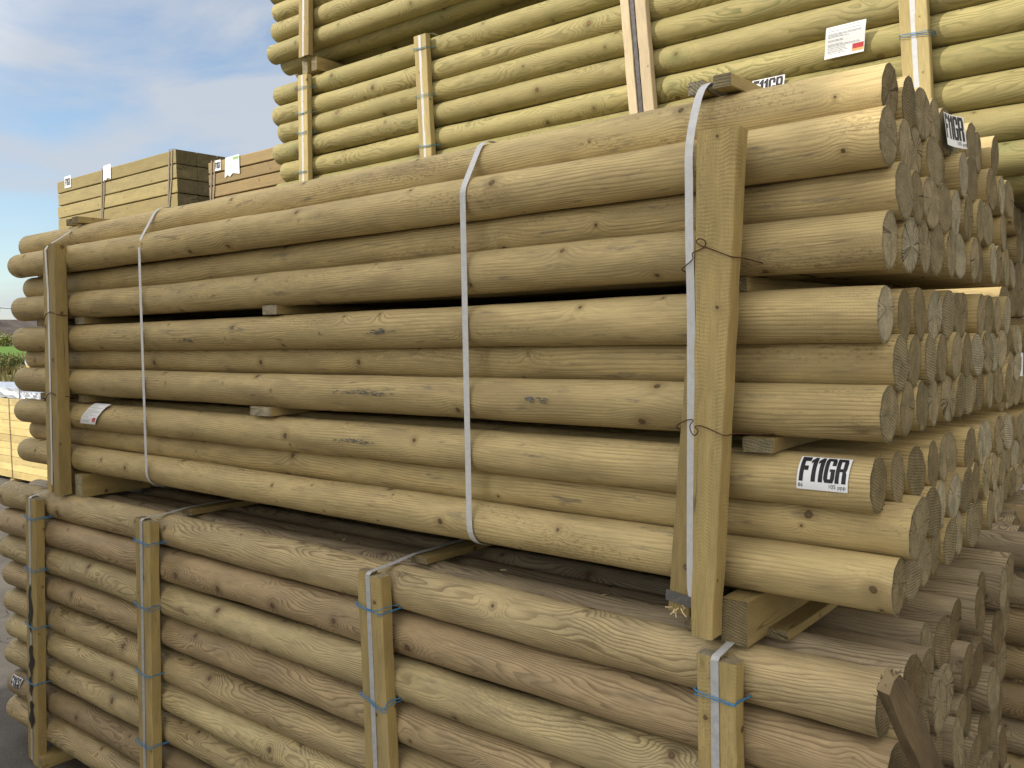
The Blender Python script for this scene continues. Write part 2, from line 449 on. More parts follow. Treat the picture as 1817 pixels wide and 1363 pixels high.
# ------------------------------------------------------------------ builders
def box_uv(bm, cx, cy, cz, sx, sy, sz, axis, seed, nl=1, jit=0.0, bev=0.002, endmat=1, rot=None, taper=None):
    """box with its long side on `axis`; UVs in metres; optional subdivision with jitter"""
    rng = random.Random(seed)
    uvl = bm.loops.layers.uv.verify()
    s = [sx, sy, sz]
    L = s[axis]
    o1, o2 = [a for a in (0, 1, 2) if a != axis]
    rings = []
    hb = min(s[o1], s[o2]) * 0.5
    be = min(bev, hb * 0.5)
    prof = []
    a, b = s[o1] / 2, s[o2] / 2
    for (p, q, dp, dq) in ((-1, -1, 1, 0), (1, -1, -1, 0), (1, -1, 0, 1), (1, 1, 0, -1), (1, 1, -1, 0), (-1, 1, 1, 0), (-1, 1, 0, -1), (-1, -1, 0, 1)):
        prof.append((p * a + dp * be, q * b + dq * be))
    # perimeter lengths for v
    per = [0.0]
    for i in range(8):
        p0, p1 = prof[i], prof[(i + 1) % 8]
        per.append(per[-1] + math.hypot(p1[0] - p0[0], p1[1] - p0[1]))
    uo, vo = rng.uniform(0, 50), rng.uniform(0, 50)
    n = nl + 1
    drift = [(rng.uniform(-jit, jit), rng.uniform(-jit, jit)) for _ in range(n)]
    for i in range(n):
        t = -L / 2 + L * i / nl
        ring = []
        k = 1.0
        for (p, q) in prof:
            if taper:
                k = taper[0] + (taper[1] - taper[0]) * i / nl
            c = [0, 0, 0]
            c[axis] = t + (rng.uniform(-jit, jit) if i in (0, n - 1) else 0)
            c[o1] = p * k + drift[i][0]
            c[o2] = q + drift[i][1]
            v = Vector(c)
            if rot is not None:
                v = rot @ v
            ring.append(bm.verts.new(v + Vector((cx, cy, cz))))
        rings.append(ring)
    for i in range(nl):
        for j in range(8):
            jj = (j + 1) % 8
            f = bm.faces.new((rings[i][j], rings[i][jj], rings[i + 1][jj], rings[i + 1][j]))
            us = [L * i / nl, L * i / nl, L * (i + 1) / nl, L * (i + 1) / nl]
            vs = [per[j], per[j + 1], per[j + 1], per[j]]
            for lp, uu, vv in zip(f.loops, us, vs):
                lp[uvl].uv = (uu + uo, vv + vo)
    for e, ring in ((0, rings[0][::-1]), (1, rings[-1])):
        f = bm.faces.new(ring)
        f.material_index = endmat
        for lp in f.loops:
            co = lp.vert.co
            lp[uvl].uv = ((co[o1] - (cx, cy, cz)[o1]), (co[o2] - (cx, cy, cz)[o2]))
    bm.normal_update()


def timber(name, c, s, axis, mats, seed, parent=None, nl=8, jit=0.0012, bev=0.002, rot=None, taper=None, rel=None):
    bm = bmesh.new()
    box_uv(bm, 0, 0, 0, s[0], s[1], s[2], axis, seed, nl, jit, bev, 1, rot, taper)
    bmesh.ops.recalc_face_normals(bm, faces=bm.faces)
    me = mesh_from(name, bm, mats, smooth=False)
    return link(name, me, parent, c)


def pole_meshes(name, L, r, seed, mat, endm, seg=40, nx=40, bend=0.004, rough=0.0012, uo=None, tilt=0.04, splint=14, lump=1.0):
    """barrel from x=0 back to x=-L, plus its sawn right end (a mesh of its own) sharing the rim"""
    rng = random.Random(seed)
    uo = rng.uniform(0, 90); vo = rng.uniform(0, 90)
    ph = [rng.uniform(0, 6.28) for _ in range(8)]
    ty, tz = rng.uniform(-tilt, tilt), rng.uniform(-tilt, tilt)
    ovn, ovp = rng.uniform(0.0, 0.012), rng.uniform(0, 6.28)
    tap = rng.uniform(-0.02, 0.02)

    def cen(t):
        return (bend * math.sin(1.1 * t + ph[0]) + bend * 0.3 * math.sin(3.7 * t + ph[1]) - bend * math.sin(ph[0]),
                bend * math.sin(0.9 * t + ph[2]) + bend * 0.3 * math.sin(4.3 * t + ph[3]) - bend * math.sin(ph[2]))

    def rad(t, a):
        rr = r * (1 + tap * (t / L - 0.5) + ovn * math.cos(2 * a + ovp))
        rr += lump * rough * (math.sin(5.2 * t + 2 * a + ph[4]) * 0.6 + math.sin(13.1 * t + a * 3 + ph[5]) * 0.35 + math.sin(31 * t - 2 * a + ph[6]) * 0.2)
        return rr

    bm = bmesh.new()
    uvl = bm.loops.layers.uv.verify()
    rings = []
    ts = [0.0, 0.004] + [L * i / nx for i in range(1, nx)] + [L - 0.006, L]
    for k, t in enumerate(ts):
        ring = []
        cy, cz = cen(t)
        for j in range(seg):
            a = math.pi / 2 * 0 + 2 * math.pi * j / seg      # a=0 is +y, the back: seam there
            rr = rad(t, a)
            if k == 0: rr *= 0.990
            if k == len(ts) - 1: rr *= 0.94
            y, z = rr * math.cos(a), rr * math.sin(a)
            xx = -t
            if t < 0.01:
                xx += ty * y + tz * z + 0.0006 * math.sin(9 * a + ph[7])
            ring.append(bm.verts.new((xx, y + cy, z + cz)))
        rings.append(ring)
    for k in range(len(ts) - 1):
        for j in range(seg):
            jj = (j + 1) % seg
            f = bm.faces.new((rings[k][j], rings[k + 1][j], rings[k + 1][jj], rings[k][jj]))
            vs = [j, j, j + 1, j + 1]
            us = [ts[k], ts[k + 1], ts[k + 1], ts[k]]
            for lp, uu, vv in zip(f.loops, us, vs):
                lp[uvl].uv = (uo + uu, vo + 2 * math.pi * r * vv / seg)
    f = bm.faces.new(rings[-1])
    f.material_index = 1
    for lp in f.loops:
        lp[uvl].uv = (lp.vert.co.y, lp.vert.co.z)
    rim = [v.co.copy() for v in rings[0]]
    bmesh.ops.recalc_face_normals(bm, faces=bm.faces)
    barrel = mesh_from(name, bm, [mat, endm])
    # sawn end
    bm = bmesh.new()
    uvl = bm.loops.layers.uv.verify()
    cy, cz = cen(0)
    levels = (1.0, 0.93, 0.7, 0.4, 0.15)
    prev = None
    for li, q in enumerate(levels):
        cur = []
        for j in range(seg):
            co = rim[j]
            y = cy + (co.y - cy) * q
            z = cz + (co.z - cz) * q
            xx = ty * (y - cy) + tz * (z - cz) + 0.0012 + (0 if li == 0 else rng.uniform(-0.0006, 0.0006))
            if li == 0: xx = co.x + 0.0003
            cur.append(bm.verts.new((xx, y, z)))
        if prev:
            for j in range(seg):
                jj = (j + 1) % seg
                bm.faces.new((prev[j], prev[jj], cur[jj], cur[j]))
        prev = cur
    c = bm.verts.new((0.0012, cy, cz))
    for j in range(seg):
        bm.faces.new((prev[j], prev[(j + 1) % seg], c))
    for _ in range(splint):            # torn fibres hanging at the rim
        a = rng.gauss(-math.pi / 2, 0.9) if rng.random() < 0.75 else rng.uniform(0, 6.28)
        rr = r * rng.uniform(0.95, 1.0)
        y, z = cy + rr * math.cos(a), cz + rr * math.sin(a)
        x0 = ty * rr * math.cos(a) + tz * rr * math.sin(a)
        ln = rng.uniform(0.003, 0.010)
        d = Vector((rng.uniform(0.0, 0.7), math.cos(a) * 0.8 + rng.uniform(-0.3, 0.3), math.sin(a) * 0.8 + rng.uniform(-0.4, 0.2))).normalized()
        s = Vector((0, -math.sin(a), math.cos(a))) * rng.uniform(0.0005, 0.0014)
        p = Vector((x0, y, z))
        v0, v1, v2 = bm.verts.new(p - s), bm.verts.new(p + s), bm.verts.new(p + d * ln)
        v3 = bm.verts.new(p + Vector((0.0012, 0, 0)))
        bm.faces.new((v0, v1, v2)); bm.faces.new((v1, v3, v2)); bm.faces.new((v3, v0, v2))
    for f in bm.faces:
        for lp in f.loops:
            lp[uvl].uv = (lp.vert.co.y - cy, lp.vert.co.z - cz)
    endme = mesh_from('cut_end', bm, endm, smooth=False)
    return barrel, endme


def add_pole(pair, loc, label, group, roll=0.0):
    o = link('round_pole', pair[0], None, loc)
    o.rotation_euler = (roll, 0, 0)
    tag(o, label, 'pole', group)
    e = link('cut_end', pair[1], o)
    return o


def ribbon(bm, pts, width, thick=0.0009, wdir=Vector((1, 0, 0))):
    """closed-section band along pts; wdir = band width direction"""
    n = len(pts)
    rings = []
    for i, p in enumerate(pts):
        t = (pts[min(i + 1, n - 1)] - pts[max(i - 1, 0)]).normalized()
        wd = (wdir - t * wdir.dot(t)).normalized() * width / 2
        nd = t.cross(wd).normalized() * thick / 2
        rings.append([bm.verts.new(p + wd + nd), bm.verts.new(p - wd + nd), bm.verts.new(p - wd - nd), bm.verts.new(p + wd - nd)])
    for i in range(n - 1):
        for j in range(4):
            bm.faces.new((rings[i][j], rings[i][(j + 1) % 4], rings[i + 1][(j + 1) % 4], rings[i + 1][j]))
    bm.faces.new(rings[0][::-1]); bm.faces.new(rings[-1])


def tube(bm, pts, r, seg=6):
    n = len(pts)
    rings = []
    prev = Vector((0, 0, 1))
    for i, p in enumerate(pts):
        t = (pts[min(i + 1, n - 1)] - pts[max(i - 1, 0)]).normalized()
        a = prev - t * prev.dot(t)
        if a.length < 1e-3:
            a = Vector((1, 0, 0)) - t * t.x
        a.normalize()
        b = t.cross(a)
        prev = a
        rings.append([bm.verts.new(p + (a * math.cos(6.2832 * k / seg) + b * math.sin(6.2832 * k / seg)) * r) for k in range(seg)])
    for i in range(n - 1):
        for j in range(seg):
            bm.faces.new((rings[i][j], rings[i][(j + 1) % seg], rings[i + 1][(j + 1) % seg], rings[i + 1][j]))
    bm.faces.new(rings[0][::-1]); bm.faces.new(rings[-1])


def smooth_pts(P, n=6):
    P = [Vector(p) for p in P]
    out = []
    for i in range(len(P) - 1):
        p0, p1, p2, p3 = P[max(i - 1, 0)], P[i], P[i + 1], P[min(i + 2, len(P) - 1)]
        for k in range(n):
            t = k / n
            out.append(0.5 * ((2 * p1) + (p2 - p0) * t + (2 * p0 - 5 * p1 + 4 * p2 - p3) * t * t + (3 * p1 - p0 - 3 * p2 + p3) * t ** 3))
    out.append(P[-1])
    return out


def band(name, pts, width, mat, label=None, cat='strap', group=None, smooth=0, parent=None, wdir=(1, 0, 0), thick=0.0009):
    P = smooth_pts(pts, smooth) if smooth else [Vector(p) for p in pts]
    o0 = P[0].copy() if parent is None else Vector((0, 0, 0))
    bm = bmesh.new()
    ribbon(bm, [p - o0 for p in P], width, thick, Vector(wdir))
    bmesh.ops.recalc_face_normals(bm, faces=bm.faces)
    o = link(name, mesh_from(name, bm, mat, smooth=False), parent, o0)
    if label: tag(o, label, cat, group)
    return o


# ---- labels that wrap a pole -------------------------------------------------
GLY = {
 'F': [[(0, 0), (.36, 0), (.36, 1), (0, 1)], [(.36, .80), (.80, .80), (.80, 1), (.36, 1)], [(.36, .42), (.72, .42), (.72, .60), (.36, .60)]],
 '1': [[(.18, 0), (.55, 0), (.55, 1), (.30, 1), (.18, .93)], [(0, .70), (.18, .76), (.18, .93), (0, .84)]],
 'G': [[(0, .14), (.34, .14), (.34, .86), (0, .86)], [(.12, 0), (.80, 0), (.92, .14), (0, .14)], [(0, .86), (.92, .86), (.80, 1), (.12, 1)],
       [(.58, .14), (.92, .14), (.92, .52), (.58, .52)], [(.46, .42), (.58, .42), (.58, .52), (.46, .52)], [(.58, .66), (.92, .66), (.92, .86), (.58, .86)]],
 'R': [[(0, 0), (.34, 0), (.34, 1), (0, 1)], [(.34, .86), (.90, .86), (.80, 1), (.34, 1)], [(.58, .56), (.92, .56), (.92, .86), (.58, .86)],
       [(.34, .44), (.84, .44), (.92, .56), (.34, .56)], [(.56, 0), (.92, 0), (.92, .36), (.84, .44), (.56, .44)]],
}


def glyph_polys(text, w, h, gap=0.03):
    adv = {'F': .86, '1': .62, 'G': .98, 'R': .98}
    tot = sum(adv[c] for c in text)
    s = w / tot
    x = 0
    out = []
    for c in text:
        for poly in GLY[c]:
            out.append([(x + p[0] * s * 1.0, p[1] * h) for p in poly])
        x += adv[c] * s
    return out


def wrap_mesh(name, polys, mat, fn, cuts_y=None, cuts_x=None):
    """polys in (s,t) metres -> cut along t -> mapped by fn to 3D"""
    bm = bmesh.new()
    for poly in polys:
        vs = [bm.verts.new((p[0], p[1], 0)) for p in poly]
        bm.faces.new(vs)
    for c in (cuts_y or []):
        bmesh.ops.bisect_plane(bm, geom=bm.verts[:] + bm.edges[:] + bm.faces[:], plane_co=(0, c, 0), plane_no=(0, 1, 0))
    for c in (cuts_x or []):
        bmesh.ops.bisect_plane(bm, geom=bm.verts[:] + bm.edges[:] + bm.faces[:], plane_co=(c, 0, 0), plane_no=(1, 0, 0))
    for v in bm.verts:
        v.co = fn(v.co.x, v.co.y)
    return mesh_from(name, bm, mat, smooth=True)


def text_polys(body, size):
    cu = bpy.data.curves.new('lettering', 'FONT')
    cu.body = body
    cu.size = size
    cu.resolution_u = 3
    ob = bpy.data.objects.new('lettering', cu)
    COL.objects.link(ob)
    dg = bpy.context.evaluated_depsgraph_get()
    me = bpy.data.meshes.new_from_object(ob.evaluated_get(dg))
    polys = [[(me.vertices[i].co.x, me.vertices[i].co.y) for i in p.vertices] for p in me.polygons]
    bpy.data.objects.remove(ob)
    bpy.data.meshes.remove(me)
    return polys


def shift(polys, dx, dy, k=1.0):
    return [[(p[0] * k + dx, p[1] * k + dy) for p in q] for q in polys]


def rect(x0, y0, x1, y1):
    return [(x0, y0), (x1, y0), (x1, y1), (x0, y1)]


def cyl_map(x0, r, a0, skew=0.0, lift=0.0015, curl=None):
    """s along +x, t up round the front of the pole, a0 = angle above the horizontal of the sheet's foot"""
    def fn(s, t):
        a = a0 + t / r
        rr = r + lift
        if curl: rr += curl(s, t)
        return Vector((x0 + s + skew * t, -rr * math.cos(a), rr * math.sin(a)))
    return fn


def stock_label(pole, mp, w, h, small=True, digits=True, label='white label printed F11GR'):
    ys = [h * i / 10 for i in range(1, 10)]
    xs = [w * i / 12 for i in range(1, 12)]
    sheet = link('label', wrap_mesh('label', [rect(0, 0, w, h)], M_PAPER, mp, ys, xs), pole)
    sheet['label'] = label

    def lifted(s, t):
        p = mp(s, t); q = mp(s + 1e-3, t) - p; u2 = mp(s, t + 1e-3) - p
        n = q.cross(u2).normalized()
        return p + n * 0.0006
    pol = shift(glyph_polys('F11GR', w * 0.93, h * 0.74), w * 0.04, h * 0.225)
    link('lettering', wrap_mesh('lettering', pol, M_INK, lifted, ys, xs), sheet)
    if small:
        pol = shift(text_polys('105 ppp', h * 0.155), w * 0.62, h * 0.08)
        if digits:
            link('small_print', wrap_mesh('small_print', shift(text_polys('86', h * 0.15), w * 0.03, h * 0.07), M_INK, lifted, ys, xs), sheet)
        link('small_print', wrap_mesh('small_print', pol, M_INK, lifted, ys, xs), sheet)
    return sheet


def doc_label(pole, mp, w, h, seed, accent, label, extra=None):
    rng = random.Random(seed)
    ys = [h * i / 10 for i in range(1, 10)]
    sheet = link('paper_docket', wrap_mesh('paper_docket', [rect(0, 0, w, h)], M_PAPER, mp, ys), pole)
    sheet['label'] = label

    def lifted(s, t):
        p = mp(s, t); q = mp(s + 1e-3, t) - p; u2 = mp(s, t + 1e-3) - p
        return p + q.cross(u2).normalized() * 0.0006
    pol = []
    y = h * 0.93
    while y > h * 0.08:
        x = w * 0.07
        end = w * rng.choice((0.45, 0.6, 0.85, 0.9))
        while x < end:
            ln = w * rng.uniform(0.03, 0.12)
            if not (x > w * 0.5 and y < h * 0.35):
                pol.append(rect(x, y, min(x + ln, end), y + h * 0.012))
            x += ln + w * 0.015
        y -= h * rng.choice((0.035, 0.05, 0.09))
    link('lettering', wrap_mesh('lettering', pol, M_GREYINK, lifted, ys), sheet)
    for (x0, y0, x1, y1, m) in accent:
        link('printed_logo', wrap_mesh('printed_logo', [rect(w * x0, h * y0, w * x1, h * y1)], m, lifted, ys), sheet)
    return sheet


# ------------------------------------------------------------------ MAIN BUNDLE (105 poles)
d = 0.125
r = d / 2
g = 0.0329
LEN = 4.384
hh = 0.866 * d
Z = {10: 0.0, 9: hh, 8: 2 * hh}
Z[7] = Z[8] + d + g; Z[6] = Z[7] + hh; Z[5] = Z[6] + hh
Z[4] = Z[5] + d + g; Z[3] = Z[4] + hh; Z[2] = Z[3] + hh; Z[1] = Z[2] + hh
SETBACK = {1, 3, 6, 9}
XF = {1: -0.020, 2: -0.004, 3: 0.012, 4: 0.0, 5: -0.008, 6: 0.006, 7: 0.0, 8: -0.022, 9: 0.040, 10: 0.022}
inner = [pole_meshes('round_pole', LEN - 0.01 * (i % 3), r * 0.995, 300 + i, M_MAIN, M_END, seg=28, nx=10, tilt=0.06, splint=16) for i in range(12)]
rng = random.Random(11)
LOOK = {1: 'smooth pale pole with faint handwriting', 2: 'grey-tan pole with chipped surface', 3: 'recessed brownish pole with a split knot',
        4: 'tan pole with paired knots', 5: 'tan pole with dark blue-grey scuffs', 6: 'recessed clean-grained pole',
        7: 'pale pole with black scuff marks', 8: 'pole carrying the F11GR label', 9: 'recessed fine-grained pole', 10: 'rough yellow-brown pole'}
MAINF = {}
for k in range(1, 11):
    sb = k in SETBACK
    n = 9 if k == 1 else (10 if sb else 11)
    for j in range(n):
        y = (j + (0.5 if sb else 0)) * d
        if j == 0:
            pr = pole_meshes('round_pole', LEN + (XF[k] if XF[k] > 0 else 0), r, 100 + k, M_MAIN, M_END, seg=64, nx=60, bend=0.0028, splint=34, lump=1.3)
            x = XF[k]
            lab = '%s, foremost in %s row of the middle bundle' % (LOOK[k], ROW[k - 1])
        else:
            pr = inner[rng.randrange(12)]
            x = (-0.02 if k == 1 else XF[k] * 0.6 ** j) + rng.gauss(0, 0.0042)
            if rng.random() < 0.06: x -= rng.uniform(0.015, 0.04)
            lab = 'tan pole end, %s from the front in %s row of the middle bundle' % (ORD[j], ROW[k - 1])
        dz = 0 if j == 0 else rng.gauss(0, 0.0015)
        o = add_pole(pr, (x, y + (0 if j == 0 else rng.gauss(0, 0.001)), Z[k] + dz), lab, 'round poles strapped in the middle bundle',
                     0 if j == 0 else rng.choice((0.0, 0.02, -0.02)))
        if j == 0: MAINF[k] = o
        if k == 1 and j == 4: END_LABEL = o

# labels on the main bundle
stock_label(MAINF[8], cyl_map(-0.179 - XF[8], r, -0.17, 0.02, 0.0040), 0.113, 0.076)
doc_label(MAINF[8], cyl_map(-3.640 - XF[8], r, -0.45, 0.9, 0.003, lambda s, t: 0.012 * max(0, t / 0.1 - 0.6) + 0.008 * max(0, 0.05 - t) / 0.05),
          0.150, 0.098, 5, [(0.74, 0.10, 0.93, 0.28, M_RED)], 'white delivery paper with red square')


def end_map(s, t):
    return Vector((0.006 + 0.035 * (s / 0.1) ** 2 * 0.6 + 0.01 * (1 - t / 0.08), -0.052 + s, -0.045 + t))


stock_label(END_LABEL, end_map, 0.105, 0.085, True, False, 'white label printed F11GR curling off the pole end')

SC = [-1.80, -1.49, -0.98, -0.89, -1.80, -1.59, -2.82, -2.62, -1.63, -1.49]


def scuff(pole, x, z, w, h, n, seed):
    rr_ = random.Random(seed)
    k = math.asin(max(-1, min(1, z / r)))
    mp = cyl_map(x, r, k - h / r / 2, 0, 0.0026)
    pol = []
    for _ in range(n):
        u_ = min(max(rr_.gauss(0.5, 0.22), 0.02), 0.98) * w
        t_ = min(max(rr_.gauss(0.5, 0.2), 0.02), 0.98) * h
        l_, q_ = rr_.uniform(0.006, 0.030), rr_.uniform(0.0008, 0.0030)
        pol.append([(u_, t_), (u_ + l_, t_ + rr_.uniform(-.001, .001)), (u_ + l_ * 0.8, t_ + q_), (u_ + l_ * 0.2, t_ + q_)])
    m_ = link('scuff_mark', wrap_mesh('scuff_mark', pol, M_SCUFF, mp), pole)
    m_['label'] = 'blue black scuff mark'
    m_['kind'] = 'stuff'


for (k_, xa, xb, dz_, h_, n_) in ((7, SC[0], SC[1], 0.005, 0.022, 60), (7, SC[2], SC[3], 0.006, 0.020, 26), (8, SC[4], SC[5], 0.0, 0.02, 45), (5, SC[6], SC[7], -0.026, 0.02, 30), (5, SC[8], SC[9], -0.013, 0.018, 40)):
    scuff(MAINF[k_], xa - XF[k_], dz_, xb - xa, h_, n_, int(abs(xa) * 100))

# spacers between the layers of the main bundle (run front to back)
for (x, zc, y0, lab, sz) in ((-2.165, (Z[4] + Z[5]) / 2, -0.035, 'small sawn spacer under the fourth row of poles, left of the middle strap', 0.085),
                             (-2.23, (Z[7] + Z[8]) / 2, -0.045, 'small sawn spacer under the seventh row of poles, left of the middle strap', 0.13),
                             (-0.275, (Z[7] + Z[8]) / 2, -0.055, 'sawn spacer sticking out right of the big leaning post', 0.075),
                             (-0.36, (Z[4] + Z[5]) / 2, -0.02, 'sawn spacer hidden behind the big leaning post under the fourth row', 0.09),
                             (-3.70, (Z[4] + Z[5]) / 2, -0.02, 'sawn spacer by the left post under the fourth row', 0.09),
                             (-4.10, (Z[4] + Z[5]) / 2, -0.02, 'sawn spacer left of the far left post under the fourth row', 0.14),
                             (-4.10, (Z[7] + Z[8]) / 2, -0.02, 'sawn spacer left of the far left post under the seventh row', 0.14),
                             (-3.70, (Z[7] + Z[8]) / 2, -0.02, 'sawn spacer by the left post under the seventh row', 0.09)):
    o = timber('spacer_batten', (x, y0 + 0.66, zc), (sz, 1.32, g + 0.001), 1, [M_BAT, M_END], int(abs(x) * 100 + zc * 1000))
    tag(o, lab, 'batten', 'spacers between the layers of the middle bundle')

# top battens of main bundle (pairs with strap running over between them)
zt = Z[1] + r + 0.0155
for (x, y0, lab, wdt) in ((-0.452, -0.005, 'left one of two short battens under the strap, right end of bundle top', 0.044),
                     (-0.376, -0.02, 'right one of two short battens under the strap, right end of bundle top', 0.046),
                     (-3.845, 0.015, 'left one of two battens under the strap at far left bundle top', 0.045),
                     (-3.745, 0.0, 'right one of two battens under the strap at far left bundle top', 0.06)):
    o = timber('top_batten', (x, y0 + 0.60, zt), (wdt, 1.20, 0.031), 1, [M_BAT, M_END], int(abs(x) * 1000))
    tag(o, lab, 'batten', 'battens lying on the middle bundle')
    if x > -1:
        o2 = None

# bearers under the main bundle, on the lower bundle
ZB = -r - 0.056
for (x, wdt, y0, hgt, lab) in ((-0.315, 0.066, -0.098, 0.108, 'right one of two stout bearers below the big leaning post'),
                          (-0.437, 0.055, -0.060, 0.108, 'left one of two stout bearers below the big leaning post'),
                          (-3.70, 0.07, -0.06, 0.108, 'right one of two stout bearers below the far left post'),
                          (-3.845, 0.055, -0.06, 0.108, 'left one of two stout bearers below the far left post')):
    o = timber('bearer', (x, y0 + 0.70, ZB), (wdt, 1.40, hgt), 1, [M_BAT, M_END], int(abs(x) * 1000) + 3)
    tag(o, lab, 'bearer', 'bearers between middle and lower bundle')


def post(name_lab, group, battens, mats):
    """battens: list of (top xyz, bottom xyz, width_x, depth_y)"""
    base = Vector(battens[0][1])
    e = link('support_post', None, None, base)
    tag(e, name_lab, 'post', group)
    for i, b in enumerate(battens):
        t, bo = Vector(b[0]), Vector(b[1])
        ax = (t - bo)
        L = ax.length
        zdir = ax.normalized()
        xdir = (Vector((1, 0, 0)) - zdir * zdir.x).normalized()
        ydir = zdir.cross(xdir)
        rot = Matrix((xdir, ydir, zdir)).transposed()
        tp = b[4] if len(b) > 4 else None
        timber('batten', (t + bo) / 2 - base, (b[2], b[3], L), 2, mats, int(abs(bo.x) * 777 + i * 31), e, nl=14, jit=0.0014, bev=0.003, rot=rot, taper=tp)
    return e


# far left post of the main bundle
PYL = -r - 0.024
post('narrow double post at the far left end of the middle bundle', 'upright posts of the middle bundle',
     [((-3.830, PYL, 1.01), (-3.905, PYL, -0.16), 0.046, 0.046), ((-3.738, PYL - 0.004, 1.03), (-3.800, PYL - 0.004, -0.165), 0.062, 0.060)], [M_BAT, M_END])
# big right post: leaning front board and second board
post('large leaning double post at the right of the middle bundle', 'upright posts of the middle bundle',
     [((-0.325, -0.125, 1.010), (-0.372, -0.125, -0.150), 0.096, 0.052, (0.56, 1.05)),
      ((-0.365, -0.080, 0.960), (-0.463, -0.080, -0.125), 0.058, 0.034)], [M_BAT, M_END])

# straps of the main bundle
T1 = Z[1] + r
def hull_front(x0, x1=None, y_off=0.0):
    x1 = x0 if x1 is None else x1
    f = lambda t: x0 + (x1 - x0) * t
    e = 0.0052
    pts = [(f(0), 1.05, T1 + e)]
    pts.append((f(0.02), 0.0625, T1 + e))
    a0 = math.pi / 2
    # tangent from row 1 (y=.0625) round to row 2 (y=0): direction angle 150deg (hex neighbour)
    for k in range(1, 5):
        a = R(90 + 60 * k / 4)
        pts.append((f(0.03), 0.0625 + (r + e) * math.cos(a), Z[1] + (r + e) * math.sin(a)))
    for k in range(0, 4):
        a = R(150 + 30 * k / 3)
        pts.append((f(0.05), 0.0 + (r + e) * math.cos(a), Z[2] + (r + e) * math.sin(a)))
    for z in (0.85, 0.6, 0.4, 0.2):
        pts.append((f(1 - z / 1.1), -r - e, z))
    for k in range(0, 6):
        a = R(180 + 90 * k / 5)
        pts.append((f(1), (r + e) * math.cos(a), (r + e) * math.sin(a)))
    pts.append((f(1), 1.2, -r - e))
    return pts


band('plastic_strap', hull_front(-3.022, -3.040), 0.019, M_STRAP, 'thin white strap down the bundle front, second from the left end', group='white straps round the middle bundle')
band('plastic_strap', hull_front(-1.168, -1.170), 0.022, M_STRAP, 'white strap down the middle of the bundle front', group='white straps round the middle bundle')
# strap over far left post
band('plastic_strap', [(-3.80, 1.0, T1 + .0015), (-3.80, 0.09, T1 + 0.004), (-3.805, 0.055, T1 + 0.002), (-3.783, PYL - 0.028, 1.024), (-3.785, PYL - 0.040, 1.006),
                       (-3.80, PYL - 0.030, 0.8), (-3.822, PYL - 0.030, 0.4), (-3.845, PYL - 0.030, 0.0), (-3.856, PYL - 0.030, -0.12), (-3.85, PYL + 0.02, -0.168), (-3.84, 0.1, -0.172)],
     0.018, M_STRAP, 'white strap over the narrow far left post', group='white straps round the middle bundle')
# strap at the big post
band('plastic_strap', [(-0.418, 0.9, T1 + 0.0015), (-0.418, 0.10, T1 + 0.008), (-0.42, 0.02, T1 + 0.020), (-0.424, -0.005, T1 + 0.018), (-0.4300, -0.035, T1 - 0.02), (-0.436, -0.070, 1.005),
                       (-0.430, -0.085, 0.90), (-0.421, -0.102, 0.76), (-0.418, -0.1025, 0.6), (-0.420, -0.1025, 0.35), (-0.424, -0.1025, 0.0), (-0.421, -0.1025, -0.07),
                       (-0.408, -0.1025, -0.115), (-0.388, -0.09, -0.162), (-0.38, -0.03, -0.1735), (-0.38, 0.6, -0.1735)],
     0.021, M_STRAP, 'white strap running beside the big leaning post', group='white straps round the middle bundle', smooth=3)
# metal clip and torn splinters at the foot of the big post
e = link('strap_clip', None, None, (-0.455, -0.099, -0.085))
tag(e, 'bent grey metal clip with torn splinters at the foot of the big post', 'clip')
bm = bmesh.new()
ribbon(bm, [Vector(p) for p in ((-0.037, -0.003, 0.004), (0, -0.0035, 0.0), (0.03, -0.010, -0.002), (0.06, -0.022, 0.0), (0.082, -0.033, -0.004))], 0.026, 0.0016, Vector((0, 0, 1)))
link('metal_plate', mesh_from('metal_plate', bm, M_CLIP, False), e)
bm = bmesh.new()
for i in range(7):
    p = Vector((-0.02 + 0.01 * i * 0.6, -0.004, -0.022 + random.uniform(-0.006, 0.004)))
    q = p + Vector((random.uniform(-0.02, 0.03), -0.012, random.uniform(-0.018, 0.012)))
    tube(bm, [p, (p + q) / 2 + Vector((0, -0.003, 0)), q], 0.0016, 4)
link('splinters', mesh_from('splinters', bm, M_SPLINT, False), e)


def wire(pts, label, cat='wire', group=None, mat=None, rad=0.0014, name='tie_wire', n=6):
    P = smooth_pts(pts, n)
    o0 = P[0].copy()
    bm = bmesh.new()
    tube(bm, [p - o0 for p in P], rad, 6)
    bmesh.ops.recalc_face_normals(bm, faces=bm.faces)
    o = link(name, mesh_from(name, bm, mat or M_RUST), None, o0)
    tag(o, label, cat, group)
    return o


